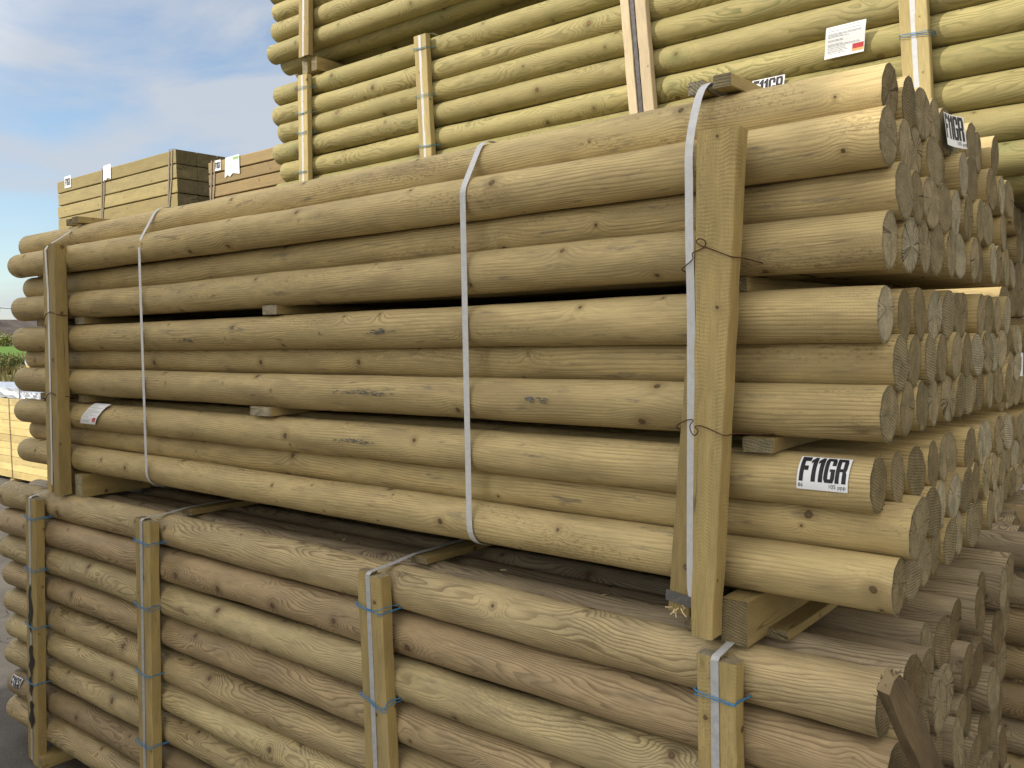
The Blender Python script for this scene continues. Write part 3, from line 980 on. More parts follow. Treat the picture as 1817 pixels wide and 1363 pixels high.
FA = -0.1545
wire([(-0.46, 0.02, 0.690), (-0.445, -0.09, 0.705), (-0.432, -0.108, 0.712), (-0.408, -0.112, 0.728), (-0.385, FA, 0.738), (-0.366, FA, 0.745), (-0.352, FA - 0.003, 0.752),
      (-0.350, FA - 0.008, 0.762), (-0.362, FA - 0.010, 0.768), (-0.372, FA - 0.008, 0.762), (-0.364, FA - 0.004, 0.754), (-0.350, FA, 0.748), (-0.325, FA, 0.738), (-0.292, FA, 0.724),
      (-0.283, -0.11, 0.722), (-0.262, -0.05, 0.712), (-0.22, 0.02, 0.69), (-0.2, 0.10, 0.685)],
     'rusty twisted wire round the upper half of the big leaning post', group='rusty tie wires of the middle bundle')
wire([(-0.47, 0.02, 0.312), (-0.465, -0.06, 0.320), (-0.460, -0.100, 0.334), (-0.43, -0.107, 0.350), (-0.408, -0.115, 0.352), (-0.395, FA - 0.001, 0.343), (-0.388, FA - 0.007, 0.328), (-0.379, FA - 0.008, 0.322),
      (-0.372, FA - 0.006, 0.332), (-0.380, FA - 0.004, 0.342), (-0.366, FA, 0.344), (-0.335, FA, 0.334), (-0.308, FA, 0.325), (-0.299, -0.11, 0.326), (-0.25, -0.04, 0.320), (-0.2, 0.10, 0.318)],
     'rusty twisted wire round the lower half of the big leaning post', group='rusty tie wires of the middle bundle')
for (z, dx, lab) in ((0.683, -0.018, 'rusty wire round the upper part of the far left post'), (0.298, -0.045, 'rusty wire round the lower part of the far left post')):
    y = PYL - 0.034
    wire([(-3.86 + dx, 0.03, z - 0.01), (-3.862 + dx, -0.06, z), (-3.855 + dx, y + 0.004, z - 0.004), (-3.84 + dx, y, z + 0.003), (-3.82 + dx, y - 0.006, z - 0.012), (-3.806 + dx, y - 0.006, z + 0.002),
          (-3.80 + dx, y - 0.002, z + 0.018), (-3.772 + dx, y - 0.002, z + 0.026), (-3.75 + dx, y - 0.002, z + 0.030), (-3.716 + dx, y - 0.002, z + 0.02), (-3.702 + dx, y + 0.03, z + 0.012), (-3.69 + dx, 0.03, z)],
         lab, group='rusty tie wires of the middle bundle', rad=0.0022)

# ------------------------------------------------------------------ LOWER BUNDLE
DL = 0.137
rl = DL / 2
PIT = 0.1425
ZL0 = -0.178 - rl
YL = -0.0605
LL = 4.55
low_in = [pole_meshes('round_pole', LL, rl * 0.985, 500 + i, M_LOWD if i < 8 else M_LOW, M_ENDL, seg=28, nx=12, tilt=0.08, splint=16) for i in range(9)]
LLOOK = ['yellowish cracked pole with strong wavy grain', 'brown pole with dark swirling knots', 'greenish finely lined pole', 'brown pole with cathedral grain',
         'spotted pale pole with many knots', 'smooth pale brown pole', 'reddish brown pole', 'greenish pole with rippled grain and a label', 'smooth tan bottom pole']
XL = [0.01, 0.035, 0.0, 0.02, -0.01, 0.03, 0.0, 0.02, 0.0]
XLL = [0, 0.004, 0, 0.03, 0.02, 0.03, 0.0, 0.03, 0.02]
rng = random.Random(23)
LOWF = {}
for k in range(9):
    for j in range(10):
        z = ZL0 - PIT * k
        if j == 0:
            pr = pole_meshes('round_pole', LL - XLL[k] + XL[k] - 0.02, rl, 200 + k, M_LOW, M_ENDL, seg=64, nx=60, bend=0.006, splint=34, lump=2.2)
            o = add_pole(pr, (XL[k], YL + rng.uniform(-0.002, 0.004), z), '%s, foremost in %s row of the lower bundle' % (LLOOK[k], ROW[k]), 'round poles in the lower bundle')
            LOWF[k] = o
        else:
            zz = z + (rng.uniform(-0.012, 0.016) if j > 1 else rng.uniform(-0.006, 0.004)) + (0.02 if (j % 2) else 0.0) - 0.02
            yy = YL + j * 0.1405 + rng.uniform(-0.005, 0.005)
            x = 0.012 + rng.gauss(0.0, 0.015)
            add_pole(low_in[rng.randrange(9)], (x, yy, zz), 'weathered brown pole end, %s from the front in %s row of the lower bundle' % (ORD[j], ROW[k]),
                     'round poles in the lower bundle', 0.0)
stock_label(LOWF[7], cyl_map(-4.455 - XL[7], rl, -0.62, 0.10), 0.118, 0.092)

PYA = YL - rl - 0.022
ZG = -1.56
posts_low = [((-3.968, -0.185), (-4.09, -1.545), 'tar-stained double post at the left end of the lower bundle', 0.125),
             ((-2.893, -0.168), (-2.965, -1.545), 'second double post from the left on the lower bundle', 0.118),
             ((-1.502, -0.172), (-1.475, -1.545), 'third double post from the left on the lower bundle', 0.112),
             ((-0.326, -0.182), (-0.320, -1.545), 'rightmost double post on the lower bundle', 0.096)]
PD = {}
for i, (t, b, lab, wd) in enumerate(posts_low):
    h = wd / 4
    e = post(lab, 'upright posts of the lower bundle',
             [((t[0] - h - 0.003, PYA, t[1]), (b[0] - h - 0.003, PYA, b[1]), wd / 2 - 0.003, 0.040), ((t[0] + h + 0.002, PYA - 0.003, t[1] - 0.006), (b[0] + h + 0.002, PYA - 0.003, b[1] - 0.008), wd / 2, 0.044)], [M_BAT, M_END])
    PD[i] = (t, b, e)
    yf = PYA - 0.027
    band('plastic_strap', [(t[0] + 0.01, 1.2, -0.172 + 0.0), (t[0] + 0.01, 0.30, -0.166 + 0.02), (t[0] + 0.006, 0.02, -0.150), (t[0] + 0.003, -0.06, -0.160), (t[0], yf + 0.01, t[1] + 0.003), (t[0], yf, t[1] - 0.004),
                           (t[0] + (b[0] - t[0]) * .5, yf, (t[1] + b[1]) / 2), (b[0], yf, b[1] + 0.01), (b[0], PYA, b[1] - 0.006)],
         0.020, M_STRAPG, 'grey strap down the %s' % lab, group='grey straps of the lower bundle')

# tar on the leftmost lower post
t, b, e = PD[0]
bm = bmesh.new()
for (z0, z1, wd, off) in ((-0.62, -0.87, 0.020, 0.0), (-0.93, -1.09, 0.024, 0.004), (-1.09, -1.20, 0.018, 0.0), (-1.22, -1.37, 0.024, 0.004)):
    n = 36
    vs = []
    for k in range(n):
        a = 6.2832 * k / n
        zz = (z0 + z1) / 2 + (z1 - z0) / 2 * math.cos(a)
        xx = t[0] + (b[0] - t[0]) * (zz - t[1]) / (b[1] - t[1]) + off + 1.5 * wd * math.sin(a) * (0.70 + 0.28 * math.sin(5 * a + z0 * 40)) * random.uniform(0.8, 1.1)
        vs.append(bm.verts.new(Vector((xx, PYA - 0.0285, zz)) - e.location))
    bm.faces.new(vs)
link('tar_stain', mesh_from('tar_stain', bm, M_STAIN, False), e)

# blue twine round the lower posts
def twine(i, z, lab, mat, group, wd, yf, yb, xt, loop=False, rad=0.0012):
    h = wd / 2 + 0.004
    e = link('twine_tie', None, None, (xt, yf, z))
    tag(e, lab, 'twine', group)
    rr = random.Random(int(z * 1000) + i)
    for q in range(3):
        dz = (q - 1) * 0.005
        a, b_, c_ = rr.uniform(-0.004, 0.004), rr.uniform(-0.006, 0.004), rr.uniform(-0.006, 0.004)
        dip = -0.018 if loop else -0.003
        P = smooth_pts([(-h - 0.005, yb - yf, a), (-h, 0.02, dz + a + 0.004), (-h + 0.004, 0.0, dz + a + 0.004), (-h * 0.3, -0.0035, dz + b_), (h * 0.4, -0.0035, dz + b_ + dip), (h - 0.004, -0.002, dz + c_ + dip), (h, 0.02, dz + c_),
                        (h + 0.02, (yb - yf) * 0.6, c_ + 0.004), (h + 0.05, yb - yf + 0.02, c_ + 0.01)], 5)
        bm = bmesh.new()
        tube(bm, P, rad, 5)
        link('strand', mesh_from('strand', bm, mat), e)
    return e


tz = {0: (-0.285, -0.546, -0.835, -1.123), 1: (-0.262, -0.533, -0.818, -1.126), 2: (-0.281, -0.571, -0.86), 3: (-0.272, -0.56)}
names = ['left end post', 'second post', 'third post', 'rightmost post']
for i in range(4):
    t, b, e = PD[i]
    for k, z in enumerate(tz[i]):
        xt = t[0] + (b[0] - t[0]) * (z - t[1]) / (b[1] - t[1])
        twine(i, z, 'blue twine, %s down, round the %s of the lower bundle' % (['topmost', 'second', 'third', 'fourth'][k], names[i]), M_TWINE,
              'blue twine ties on the lower bundle', posts_low[i][3], PYA - 0.029, -0.02, xt, loop=(i == 2 and k == 1))

# battens on top of the lower bundle, running back under the straps
for (x, lab) in ((-0.268, 'batten under the grey strap at the right of the lower bundle'), (-1.47, 'batten under the grey strap in the middle of the lower bundle'),
                 (-2.87, 'batten under the grey strap at the second post of the lower bundle'), (-3.95, 'batten under the grey strap at the left end of the lower bundle')):
    o = timber('top_batten', (x + 0.0, 0.02 + 0.62, -0.166), (0.075, 1.25, 0.022), 1, [M_BAT, M_END], int(abs(x) * 900))
    tag(o, lab, 'batten', 'battens lying on the lower bundle')
# chips of wood fallen on the lower bundle
rr = random.Random(55)
for i in range(6):
    x = rr.choice((rr.uniform(-1.3, -0.05), rr.uniform(-3.8, -0.1)))
    y = rr.uniform(0.055, 0.105)
    bm = bmesh.new()
    l_, w_ = rr.uniform(0.006, 0.018), rr.uniform(0.003, 0.007)
    c = [Vector((-l_, 0, 0)), Vector((0, -w_, 0)), Vector((l_, -w_ * .3, 0)), Vector((l_ * .5, w_, 0))]
    a_ = rr.uniform(0, 3.1)
    rm = Matrix.Rotation(a_, 3, 'Z') @ Matrix.Rotation(rr.uniform(-.4, .4), 3, 'X')
    lo = [bm.verts.new(rm @ p) for p in c]
    hi = [bm.verts.new(rm @ p + Vector((0, 0, rr.uniform(0.001, 0.003)))) for p in c]
    bm.faces.new(lo[::-1]); bm.faces.new(hi)
    for q in range(4): bm.faces.new((lo[q], lo[(q + 1) % 4], hi[(q + 1) % 4], hi[q]))
    o = link('wood_chip', mesh_from('wood_chip', bm, M_SPLINT, False), None, (x, y, -0.1755))
    tag(o, 'tiny pale wood chip lying on top of the lower bundle', 'wood chip', 'wood chips on the lower bundle')
# bearers on the ground
for (x, lab) in ((-4.03, 'ground bearer by the left end post'), (-2.95, 'ground bearer by the second post'), (-1.47, 'ground bearer by the third post'), (-0.32, 'ground bearer by the rightmost post')):
    o = timber('bearer', (x, 0.55, ZG + 0.033), (0.10, 1.45, 0.062), 1, [M_BAT, M_END], int(abs(x) * 911))
    tag(o, lab + ' of the lower bundle', 'bearer', 'bearers under the lower bundle')
# scrap of wood sticking out at the left end
o = timber('wood_offcut', (-4.50, -0.03, -1.395), (0.10, 0.05, 0.05), 0, [M_BAT, M_END], 77, rot=Matrix.Rotation(R(-35), 3, 'Y'))
tag(o, 'small sawn offcut poking out below the bottom pole at the left end', 'offcut')

# ---- broken plank leaning on the right end of the lower bundle
bm = bmesh.new()
uvl = bm.loops.layers.uv.verify()
top = Vector((0.088, -0.300, -0.10)); bot = Vector((0.115, 0.10, -0.56))
ax = (bot - top); L = ax.length; zd = ax.normalized()
wdn = Vector((0.12, 0.75, 0.65)); wdn = (wdn - zd * wdn.dot(zd)).normalized()
nd = zd.cross(wdn)
prof = [(-0.034, -0.010), (-0.012, -0.014), (0.010, -0.004), (0.034, -0.010), (0.036, 0.010), (0.0, 0.013), (-0.034, 0.011)]
rings = []
rr = random.Random(3)
for i in range(19):
    t = L * i / 18
    ring = []
    for (p, q) in prof:
        k = 1.0 if i > 2 else 0.75 + 0.1 * i
        jz = rr.uniform(-0.018, 0.012) if i == 0 else 0
        ring.append(bm.verts.new(top + zd * (t + jz) + wdn * (p * k + rr.uniform(-.0018, .0018) + 0.006 * math.sin(t * 7)) + nd * (q + rr.uniform(-.0015, .0015))))
    rings.append(ring)
for i in range(18):
    for j in range(7):
        f = bm.faces.new((rings[i][j], rings[i][(j + 1) % 7], rings[i + 1][(j + 1) % 7], rings[i + 1][j]))
        for lp, (uu, vv) in zip(f.loops, ((i, j), (i, j + 1), (i + 1, j + 1), (i + 1, j))):
            lp[uvl].uv = (uu * L / 18 + 3, vv * 0.025 + 5)
fa = bm.faces.new(rings[0][::-1]); fb = bm.faces.new(rings[-1])
fa.material_index = fb.material_index = 1
for _ in range(40):
    p = top + zd * rr.uniform(-0.005, 0.03) + wdn * rr.uniform(-0.028, 0.028) + nd * rr.uniform(-0.014, 0.012)
    q = p - zd * rr.uniform(0.005, 0.022) + Vector((rr.uniform(-.006, .010), rr.uniform(-.006, .006), rr.uniform(-.004, .01)))
    tube(bm, [p, q], 0.0009, 3)
bmesh.ops.recalc_face_normals(bm, faces=bm.faces)
for v in bm.verts: v.co -= top
o = link('broken_plank', mesh_from('broken_plank', bm, [M_BARK, M_ENDL], False), None, top)
tag(o, 'splintered dark plank leaning on the right end of the lower bundle', 'plank')

# ------------------------------------------------------------------ UPPER BACK BUNDLES (B below, T above it)
DB = 0.136
rb = DB / 2
YB = 1.90
ZB0 = 1.202
PB = 0.1335
up_in = [pole_meshes('round_pole', 4.85, rb * 0.99, 700 + i, M_UP, M_ENDU, seg=36, nx=24, tilt=0.05, splint=6) for i in range(5)]
ULOOK = ['pale yellow-green pole', 'yellow pole with green-edged knots', 'yellow-green pole with one large knot', 'pale pole with swirling grain', 'greenish pole with dark ringed knots',
         'yellow pole with long loops of grain', 'pale pole with faint grain', 'yellow pole with knot pairs', 'green-tinged pole with ripples']
rng = random.Random(31)
XBL = [-4.70, -4.67, -4.72, -4.70, -4.62, -4.70, -4.64, -4.69, -4.68]
UPF = {}
for k in range(9):
    x0 = XBL[k]
    pr = pole_meshes('round_pole', 4.85, rb + rng.uniform(-0.001, 0.001), 800 + k, M_UP, M_ENDU, seg=56, nx=60, bend=0.004, splint=8, lump=1.4)
    o = add_pole(pr, (x0 + 4.85, YB + rng.uniform(-0.003, 0.003), ZB0 + PB * k), '%s, foremost in %s row of the upper back bundle' % (ULOOK[k], ROW[8 - k]), 'round poles in the upper back bundle')
    UPF[k] = o
    if k in (8,):
        for j in range(1, 4):
            add_pole(up_in[(k + j) % 5], (x0 + 4.85 + rng.uniform(-.03, .03), YB + j * DB, ZB0 + PB * k + rng.uniform(-.004, .002)),
                     'fresh yellow pole, %s from the front in %s row of the upper back bundle' % (ORD[j], ROW[8 - k]), 'round poles in the upper back bundle')
    else:
        add_pole(up_in[(k * 2) % 5], (x0 + 4.85 + rng.uniform(-.03, .03), YB + DB * 1.0, ZB0 + PB * k), 'fresh yellow pole, second from the front in %s row of the upper back bundle' % ROW[8 - k], 'round poles in the upper back bundle')
for j in range(3):
    add_pole(up_in[j], (0.14 + 0.01 * j, YB + DB * (0.55 + j), ZB0 - 0.062 - 0.0015 * j), 'shaded pole underneath the upper back bundle, %s from the front' % ORD[j], 'shaded poles under the upper back bundle')

TZ0 = 2.571
for k in range(5):
    x0 = [-4.74, -4.69, -4.66, -4.70, -4.68][k]
    pr = pole_meshes('round_pole', 4.85, rb, 850 + k, M_UP, M_ENDU, seg=56, nx=50, bend=0.004, splint=8, lump=1.4)
    add_pole(pr, (x0 + 4.85, YB + rng.uniform(-0.003, 0.003), TZ0 + PB * k), ['yellow pole with reddish knots, foremost in bottom row of the topmost bundle', 'pale swirling-grained pole, foremost in second row up of the topmost bundle',
             'greenish pole, foremost in third row up of the topmost bundle', 'yellow pole, foremost in fourth row up of the topmost bundle', 'yellow pole, foremost in fifth row up of the topmost bundle'][k], 'round poles in the topmost back bundle')
for j in range(6):
    add_pole(up_in[j % 5], (0.16 + rng.uniform(-.02, .02), YB + DB * (0.55 + j), TZ0 - 0.075), 'shaded pole on the underside of the topmost bundle, %s from the front' % ORD[j], 'shaded poles under the topmost bundle')

PYB = YB - rb - 0.020
def up_post(tx, tz_, bx, bz, wd, lab, mats, strapmat=M_STRAP, sw=0.020, group='upright posts of the upper back bundle', strap=True, dep=0.036, gap=0.004):
    h = wd / 4
    e = post(lab, group, [((tx - h - gap / 2, PYB, tz_), (bx - h - gap / 2, PYB, bz), wd / 2 - gap, dep), ((tx + h + gap / 2, PYB - 0.002, tz_ - 0.003), (bx + h + gap / 2, PYB - 0.002, bz), wd / 2 - gap * 0.5, dep + 0.003)], mats)
    yf = PYB - dep / 2 - 0.003
    if strap:
        band('plastic_strap', [(tx, YB + 0.5, tz_ + 0.03), (tx, YB, tz_ + 0.035), (tx, yf + 0.01, tz_ + 0.002), (tx, yf, tz_ - 0.004), (bx, yf, bz)], sw, strapmat, 'strap down the front of the ' + lab, group='straps of the upper back bundles')
    return e


up_post(-4.288, 2.325, -4.325, 1.10, 0.105, 'leftmost narrow post of the upper back bundle', [M_BATUP, M_ENDU])
up_post(-3.180, 2.335, -3.135, 1.10, 0.104, 'bark-edged second post of the upper back bundle', [M_BATUP, M_ENDU])
up_post(-1.752, 2.45, -1.660, 1.36, 0.138, 'wide pale double post of the upper back bundle', [M_PALE, M_ENDU], M_STRAPD, 0.020, gap=0.02)
up_post(-0.475, 2.40, -0.402, 1.10, 0.104, 'right post of the upper back bundle', [M_BATUP, M_ENDU])
up_post(-4.232, 3.15, -4.268, 2.44, 0.112, 'weathered post at the left end of the topmost bundle', [M_BAT, M_END], group='upright posts of the topmost bundle')
# bearers between B and T
for (x, lab) in ((-4.30, 'left bearer beneath the topmost bundle'), (-4.20, 'right bearer beside it under the topmost bundle left end'), (-2.3, 'bearer deep under the middle of the topmost bundle')):
    o = timber('bearer', (x, YB + (0.95 if x > -3 else 0.60), 2.382 if x > -3 else 2.385), (0.055, 1.35, 0.085), 1, [M_BAT, M_END], int(abs(x) * 913))
    tag(o, lab, 'bearer', 'bearers between upper and topmost bundle')
tz = [(-4.295, 2.239), (-4.303, 2.074), (-4.310, 1.945), (-4.320, 1.685), (-3.180, 2.256), (-3.170, 1.979), (-3.153, 1.687), (-0.437, 1.716)]
nm = ['topmost twine on the leftmost narrow upper post', 'second twine down on the leftmost narrow upper post', 'third twine down on the leftmost narrow upper post', 'lowest twine on the leftmost narrow upper post',
      'topmost twine on the bark-edged upper post', 'middle twine on the bark-edged upper post', 'lowest twine on the bark-edged upper post', 'thin blue twine on the right upper post']
for i, (x, z) in enumerate(tz):
    twine(i + 10, z, 'faded ' + nm[i] if i < 7 else nm[i], M_TWINEG if i < 7 else M_TWINE, 'twine ties on the upper back bundle', 0.104, PYB - 0.024, YB - 0.01, x, rad=0.0012)
# papers on the upper bundle
kk = 4
doc_label(UPF[kk], lambda s, t: Vector((-0.805 - (XBL[kk] + 4.85) + s + 0.14 * t, -0.083 + 0.010 * math.cos(t / 0.115 * 3.1) - 0.004 * s / 0.16, -0.034 + t)),
          0.165, 0.122, 9, [(0.70, 0.16, 0.98, 0.32, M_RED), (0.70, 0.08, 0.98, 0.16, M_ORANGE)], 'white delivery sheet with orange and red corner')
stock_label(UPF[3], lambda s, t: Vector((-1.135 - (XBL[3] + 4.85) + s + 0.08 * t, -0.0715 - 0.004 * math.sin(t * 30), -0.022 + t)), 0.150, 0.096, False)

# ------------------------------------------------------------------ BACK-RIGHT STACK: C under B, D on the ground
dc = 0.125
cz = 0.985
c_in = [pole_meshes('round_pole', 4.3, 0.0615, 900 + i, M_MAIN, M_END, seg=24, nx=8, tilt=0.10, splint=8) for i in range(5)]
rng = random.Random(41)
z = cz
for k in range(10):
    off = 0.5 if k in (0, 2, 5, 8) else 0
    for j in range(6):
        o = add_pole(c_in[rng.randrange(5)], (-0.14 + rng.gauss(0, 0.006), 1.90 + (j + off) * dc, z), 'pole end, %s from the front in %s row of the bundle behind the middle one' % (ORD[j], ROW[k]),
                 'poles in the bundle behind the middle one')
        if k == 5 and j == 3:
            CLAB = o
    z -= hh + (0.050 if k in (3, 6) else 0)
lab = link('label', wrap_mesh('label', [rect(0, 0, 0.07, 0.10)], M_PAPER, lambda s, t: Vector((0.006, -0.035 + s, -0.05 + t)), []), CLAB)
lab['label'] = 'white label on the pole end'
for kz, lab in ((3, 'upper'), (6, 'lower')):
    zz = cz - hh * kz - (0.050 if kz == 6 else 0) - 0.079
    o = timber('spacer_batten', (-0.30, 2.62, zz), (0.14, 1.4, 0.030), 1, [M_BAT, M_END], 60 + kz)
    tag(o, lab + ' spacer between layers of the bundle behind the middle one', 'batten', 'spacers in the back stack')
bm = bmesh.new()
z = cz
for k in range(10):
    off = 0.5 if k in (0, 2, 5, 8) else 0
    for j in range(6, 11):
        tube(bm, [Vector((-0.14 + rng.gauss(0, 0.012) - 4.3 * q / 3, 1.90 + (j + off) * dc, z)) for q in range(4)], 0.0612, 16)
    z -= hh + (0.050 if k in (3, 6) else 0)
for j in range(3, 9):
    tube(bm, [Vector((0.14 - 4.85 * q / 3, YB + DB * (0.55 + j), ZB0 - 0.066)) for q in range(4)], 0.066, 16)
o = link('deep_poles', mesh_from('deep_poles', bm, M_MAIN, False), None, (0, 0, 0))
tag(o, 'mass of pole ends deep inside the shaded back stack', 'poles', kind='stuff')
d_in = [pole_meshes('round_pole', 4.3, 0.068, 950 + i, M_LOW if i % 2 else M_LOWD, M_ENDL, seg=28, nx=16, tilt=0.12, splint=10) for i in range(5)]
for k in range(9):
    for j in range(8 if k == 0 else 4):
        x = 0.02 + rng.uniform(-0.09, 0.06) + (0.0 if k < 1 else 0.05)
        if j > 0: x -= 0.06
        add_pole(d_in[rng.randrange(5)], (x, 1.72 + j * 0.14 + (0.02 if k % 2 else 0), -0.277 - 0.1415 * k + rng.uniform(-.006, .006)),
                 'greyish pole end, %s from front, %s row of the bundle behind the lower one' % (ORD[j], ROW[k]), 'poles in the ground bundle behind the lower one')
for (x, z, lab) in ((-0.45, -0.215, 'bearer between the two bundles at the back right'), (-0.45, 1.075, 'bearer on top of the bundle behind the middle one'), (-3.9, -0.215, 'far left bearer between the two back bundles')):
    o = timber('bearer', (x, 2.2, z), (0.08, 0.9, 0.06), 1, [M_BAT, M_END], int(abs(x) * 933 + 5))
    tag(o, lab, 'bearer', 'bearers in the back stack')

# ------------------------------------------------------------------ UNSEEN STACK ADDED BEHIND THE CAMERA (tiered to throw the shade)
bm = bmesh.new()
for k in range(23):
    for j in range(2):
        x1 = (-3.05 if k < 21 else -3.75) + 0.1 * ((k * 7) % 5) / 5
        y, z = -4.2 - 0.30 * j, ZG + 0.15 + 0.298 * k
        tube(bm, [Vector((x1 - 5.6 * q / 4, y, z)) for q in range(5)], 0.149, 18)
o0 = Vector((-5.8, -4.35, ZG))
for v in bm.verts: v.co -= o0
o = link('shade_stack', mesh_from('shade_stack', bm, M_MAIN, False), None, o0)
tag(o, 'unseen stack of thick poles added behind the camera to cast shade', 'timber stack')

# ------------------------------------------------------------------ SLEEPER PACKS further left
def sleeper_pack(x0, x1, y0, dep, ztop, lay, n, mats, lab, seed, zfloor=None, jx=0.03, ends=None, nz=1):
    e = link('sleeper_pack', None, None, ((x0 + x1) / 2, y0 + dep / 2, ztop - lay * n))
    tag(e, lab, 'timber pack', 'packs of sleepers on the far stack')
    rr = random.Random(seed)
    for i in range(n):
        jx0, jx1 = rr.uniform(-jx, jx) * 0.5, rr.uniform(-jx, jx) * 0.3
        zc = ztop - lay * (i + 0.5)
        w_ = dep / 3
        for q in range(3):
            c = ((x0 + jx0 + x1 + jx1) / 2, y0 + w_ * (q + 0.5), zc)
            timber('sleeper', Vector(c) - e.location, (x1 - x0 + jx1 - jx0, w_ - 0.006, lay - 0.010 - rr.uniform(0, 0.004)), 0, mats, seed * 10 + i * 3 + q, e, nl=6, jit=0.0015, bev=0.006)
    return e


LX0, LX1, YS = -11.62, -8.655, 3.4
sl1 = sleeper_pack(LX0, LX1, YS, 0.78, 2.715, 0.162, 4, [M_SLP, M_ENDS], 'long yellow sleeper pack alone against the sky at left', 61, jx=0.05)
sl2 = sleeper_pack(-8.02, -5.6, YS, 0.78, 2.475, 0.128, 4, [M_SLPB, M_ENDS], 'browner sleeper pack with torn papers, beside the upper back bundle', 62, jx=0.02)
for (e, xs, w0) in ((sl1, (-8.78, -10.36), 0.024), (sl2, (-7.94,), 0.024)):
    ztop = 2.72 if e is sl1 else 2.48
    for x in xs:
        for q, dx in enumerate((0, 0.06)):
            pts = [(x + dx, YS + 0.75, ztop + 0.004), (x + dx, YS - 0.004, ztop + 0.004), (x + dx - 0.03, YS - 0.006, ztop - 0.3), (x + dx * 0.4 - 0.08, YS - 0.006, ztop - 0.66)]
            band('steel_strap', [Vector(p) - e.location for p in pts], w0, M_STRAPB, parent=e)
for (xa, xb, nn, lab, mats, yoff) in ((LX0, LX1, 8, 'sleeper pack under the long yellow one, hidden behind the front bundles', [M_SLP, M_ENDS], 0.0), (-8.02, -5.6, 8, 'sleeper pack under the browner one, hidden behind the front bundles', [M_SLPB, M_ENDS], 0.0)):
    zt_ = (2.715 - 0.162 * 4 - 0.05) if xa == LX0 else (2.475 - 0.128 * 4 - 0.05)
    zc = zt_
    cnt = 0
    e = link('sleeper_pack', None, None, ((xa + xb) / 2, YS + 0.39, ZG))
    tag(e, lab, 'timber pack', 'packs of sleepers on the far stack')
    lay = (zt_ - (ZG + 0.06)) / 20
    for i in range(20):
        zc = zt_ - lay * (i + 0.5)
        timber('sleeper', Vector(((xa + xb) / 2 + (0.12 if xa == LX0 else 0), YS + 0.39, zc)) - e.location, (xb - xa - 0.3, 0.76, lay - 0.01), 0, mats, 900 + i, e, nl=3)
    for xx in (xa + 0.4, xb - 0.4):
        timber('bearer', Vector((xx, YS + 0.39, ZG + 0.03)) - e.location, (0.08, 0.8, 0.058), 1, [M_BAT, M_END], 5, e, nl=2)
        timber('bearer', Vector((xx, YS + 0.39, zt_ + 0.026)) - e.location, (0.08, 0.8, 0.045), 1, [M_BAT, M_END], 6, e, nl=2)


def flat_map(x0, y, z0, e, skew=0.0, torn=0.0):
    return lambda s, t: Vector((x0 + s + skew * t, y - 0.004, z0 + t)) - e.location


for (x, z, wd, ht, e, tx) in ((-11.39, 2.60, 0.18, 0.15, sl1, 'white label at the left end of the sleeper pack'), (-7.885, 2.365, 0.115, 0.11, sl2, 'white label at the left end of the brown sleeper pack')):
    fm = flat_map(x, YS, z, e)
    s_ = link('label', wrap_mesh('label', [rect(0, 0, wd, ht)], M_PAPER, fm), e)
    s_['label'] = tx
    fm2 = flat_map(x, YS - 0.001, z, e)
    link('lettering', wrap_mesh('lettering', shift(glyph_polys('F11GR', wd * .8, ht * .6), wd * .1, ht * .2), M_INK, fm2), s_)
for (x, z, wd, ht, e, tx, acc) in ((-10.34, 2.56, 0.20, 0.19, sl1, 'torn white paper', M_PAPER), (-7.70, 2.27, 0.27, 0.21, sl2, 'torn white paper with green mark', M_GREEN)):
    fm = flat_map(x, YS - 0.002, z, e, 0.05)
    poly = [(0, 0), (wd * .2, ht * .12), (wd * .35, ht * .02), (wd * .55, ht * .16), (wd * .8, ht * .1), (wd, ht * .05), (wd * .97, ht), (0.01, ht * .98)]
    s_ = link('paper_docket', wrap_mesh('paper_docket', [poly], M_PAPER, fm), e)
    s_['label'] = tx
    fm2 = flat_map(x, YS - 0.0035, z, e, 0.05)
    pol = [rect(wd * .12, ht * (0.3 + .1 * i), wd * (.6 + .07 * (i % 3)), ht * (0.315 + .1 * i)) for i in range(4)]
    link('lettering', wrap_mesh('lettering', pol, M_GREYINK, fm2), s_)
    if acc is M_GREEN:
        link('printed_logo', wrap_mesh('printed_logo', [rect(wd * .55, ht * .8, wd * .92, ht * .93)], M_GREEN, fm2), s_)

# ------------------------------------------------------------------ PALE BOARD STACK (lower left)
PZ0, PZ1 = -1.535, -0.262
e = link('board_pack', None, None, (-15.0, 4.1, ZG))
tag(e, 'big pack of pale yellow boards on the ground at far left', 'timber pack')
rr = random.Random(71)
nlay = 11
hl = (PZ1 - PZ0 - 0.04) / nlay
for i in range(nlay):
    x = -19.0
    zc = PZ0 + 0.04 + hl * (i + 0.5)
    x1 = -12.2 + rr.uniform(-.02, .02)
    cut = -14.3 + rr.uniform(-1.2, 1.6)
    for (a, b) in ((x, cut), (cut + 0.006, x1)):
        o_ = timber('board', Vector(((a + b) / 2, 4.1, zc)) - e.location, (b - a, 1.0, hl - 0.003 - rr.uniform(0, 0.003)), 0, [M_BRD, M_ENDU], 400 + i * 2, e, nl=5, jit=0.002)
for x in (-14.05, -16.5):
    band('steel_strap', [Vector(p) - e.location for p in ((x, 4.5, PZ1 + .004), (x, 3.594, PZ1 + 0.004), (x, 3.592, PZ1 - .3), (x, 3.593, PZ0))], 0.022, M_STRAPB, parent=e)
    timber('bearer', Vector((x, 4.1, ZG + 0.025)) - e.location, (0.09, 1.05, 0.048), 1, [M_BRD, M_ENDU], 8, e, nl=2)
    timber('bearer', Vector((x + 3.3, 4.1, ZG + 0.025)) - e.location, (0.09, 1.05, 0.048), 1, [M_BRD, M_ENDU], 9, e, nl=2)


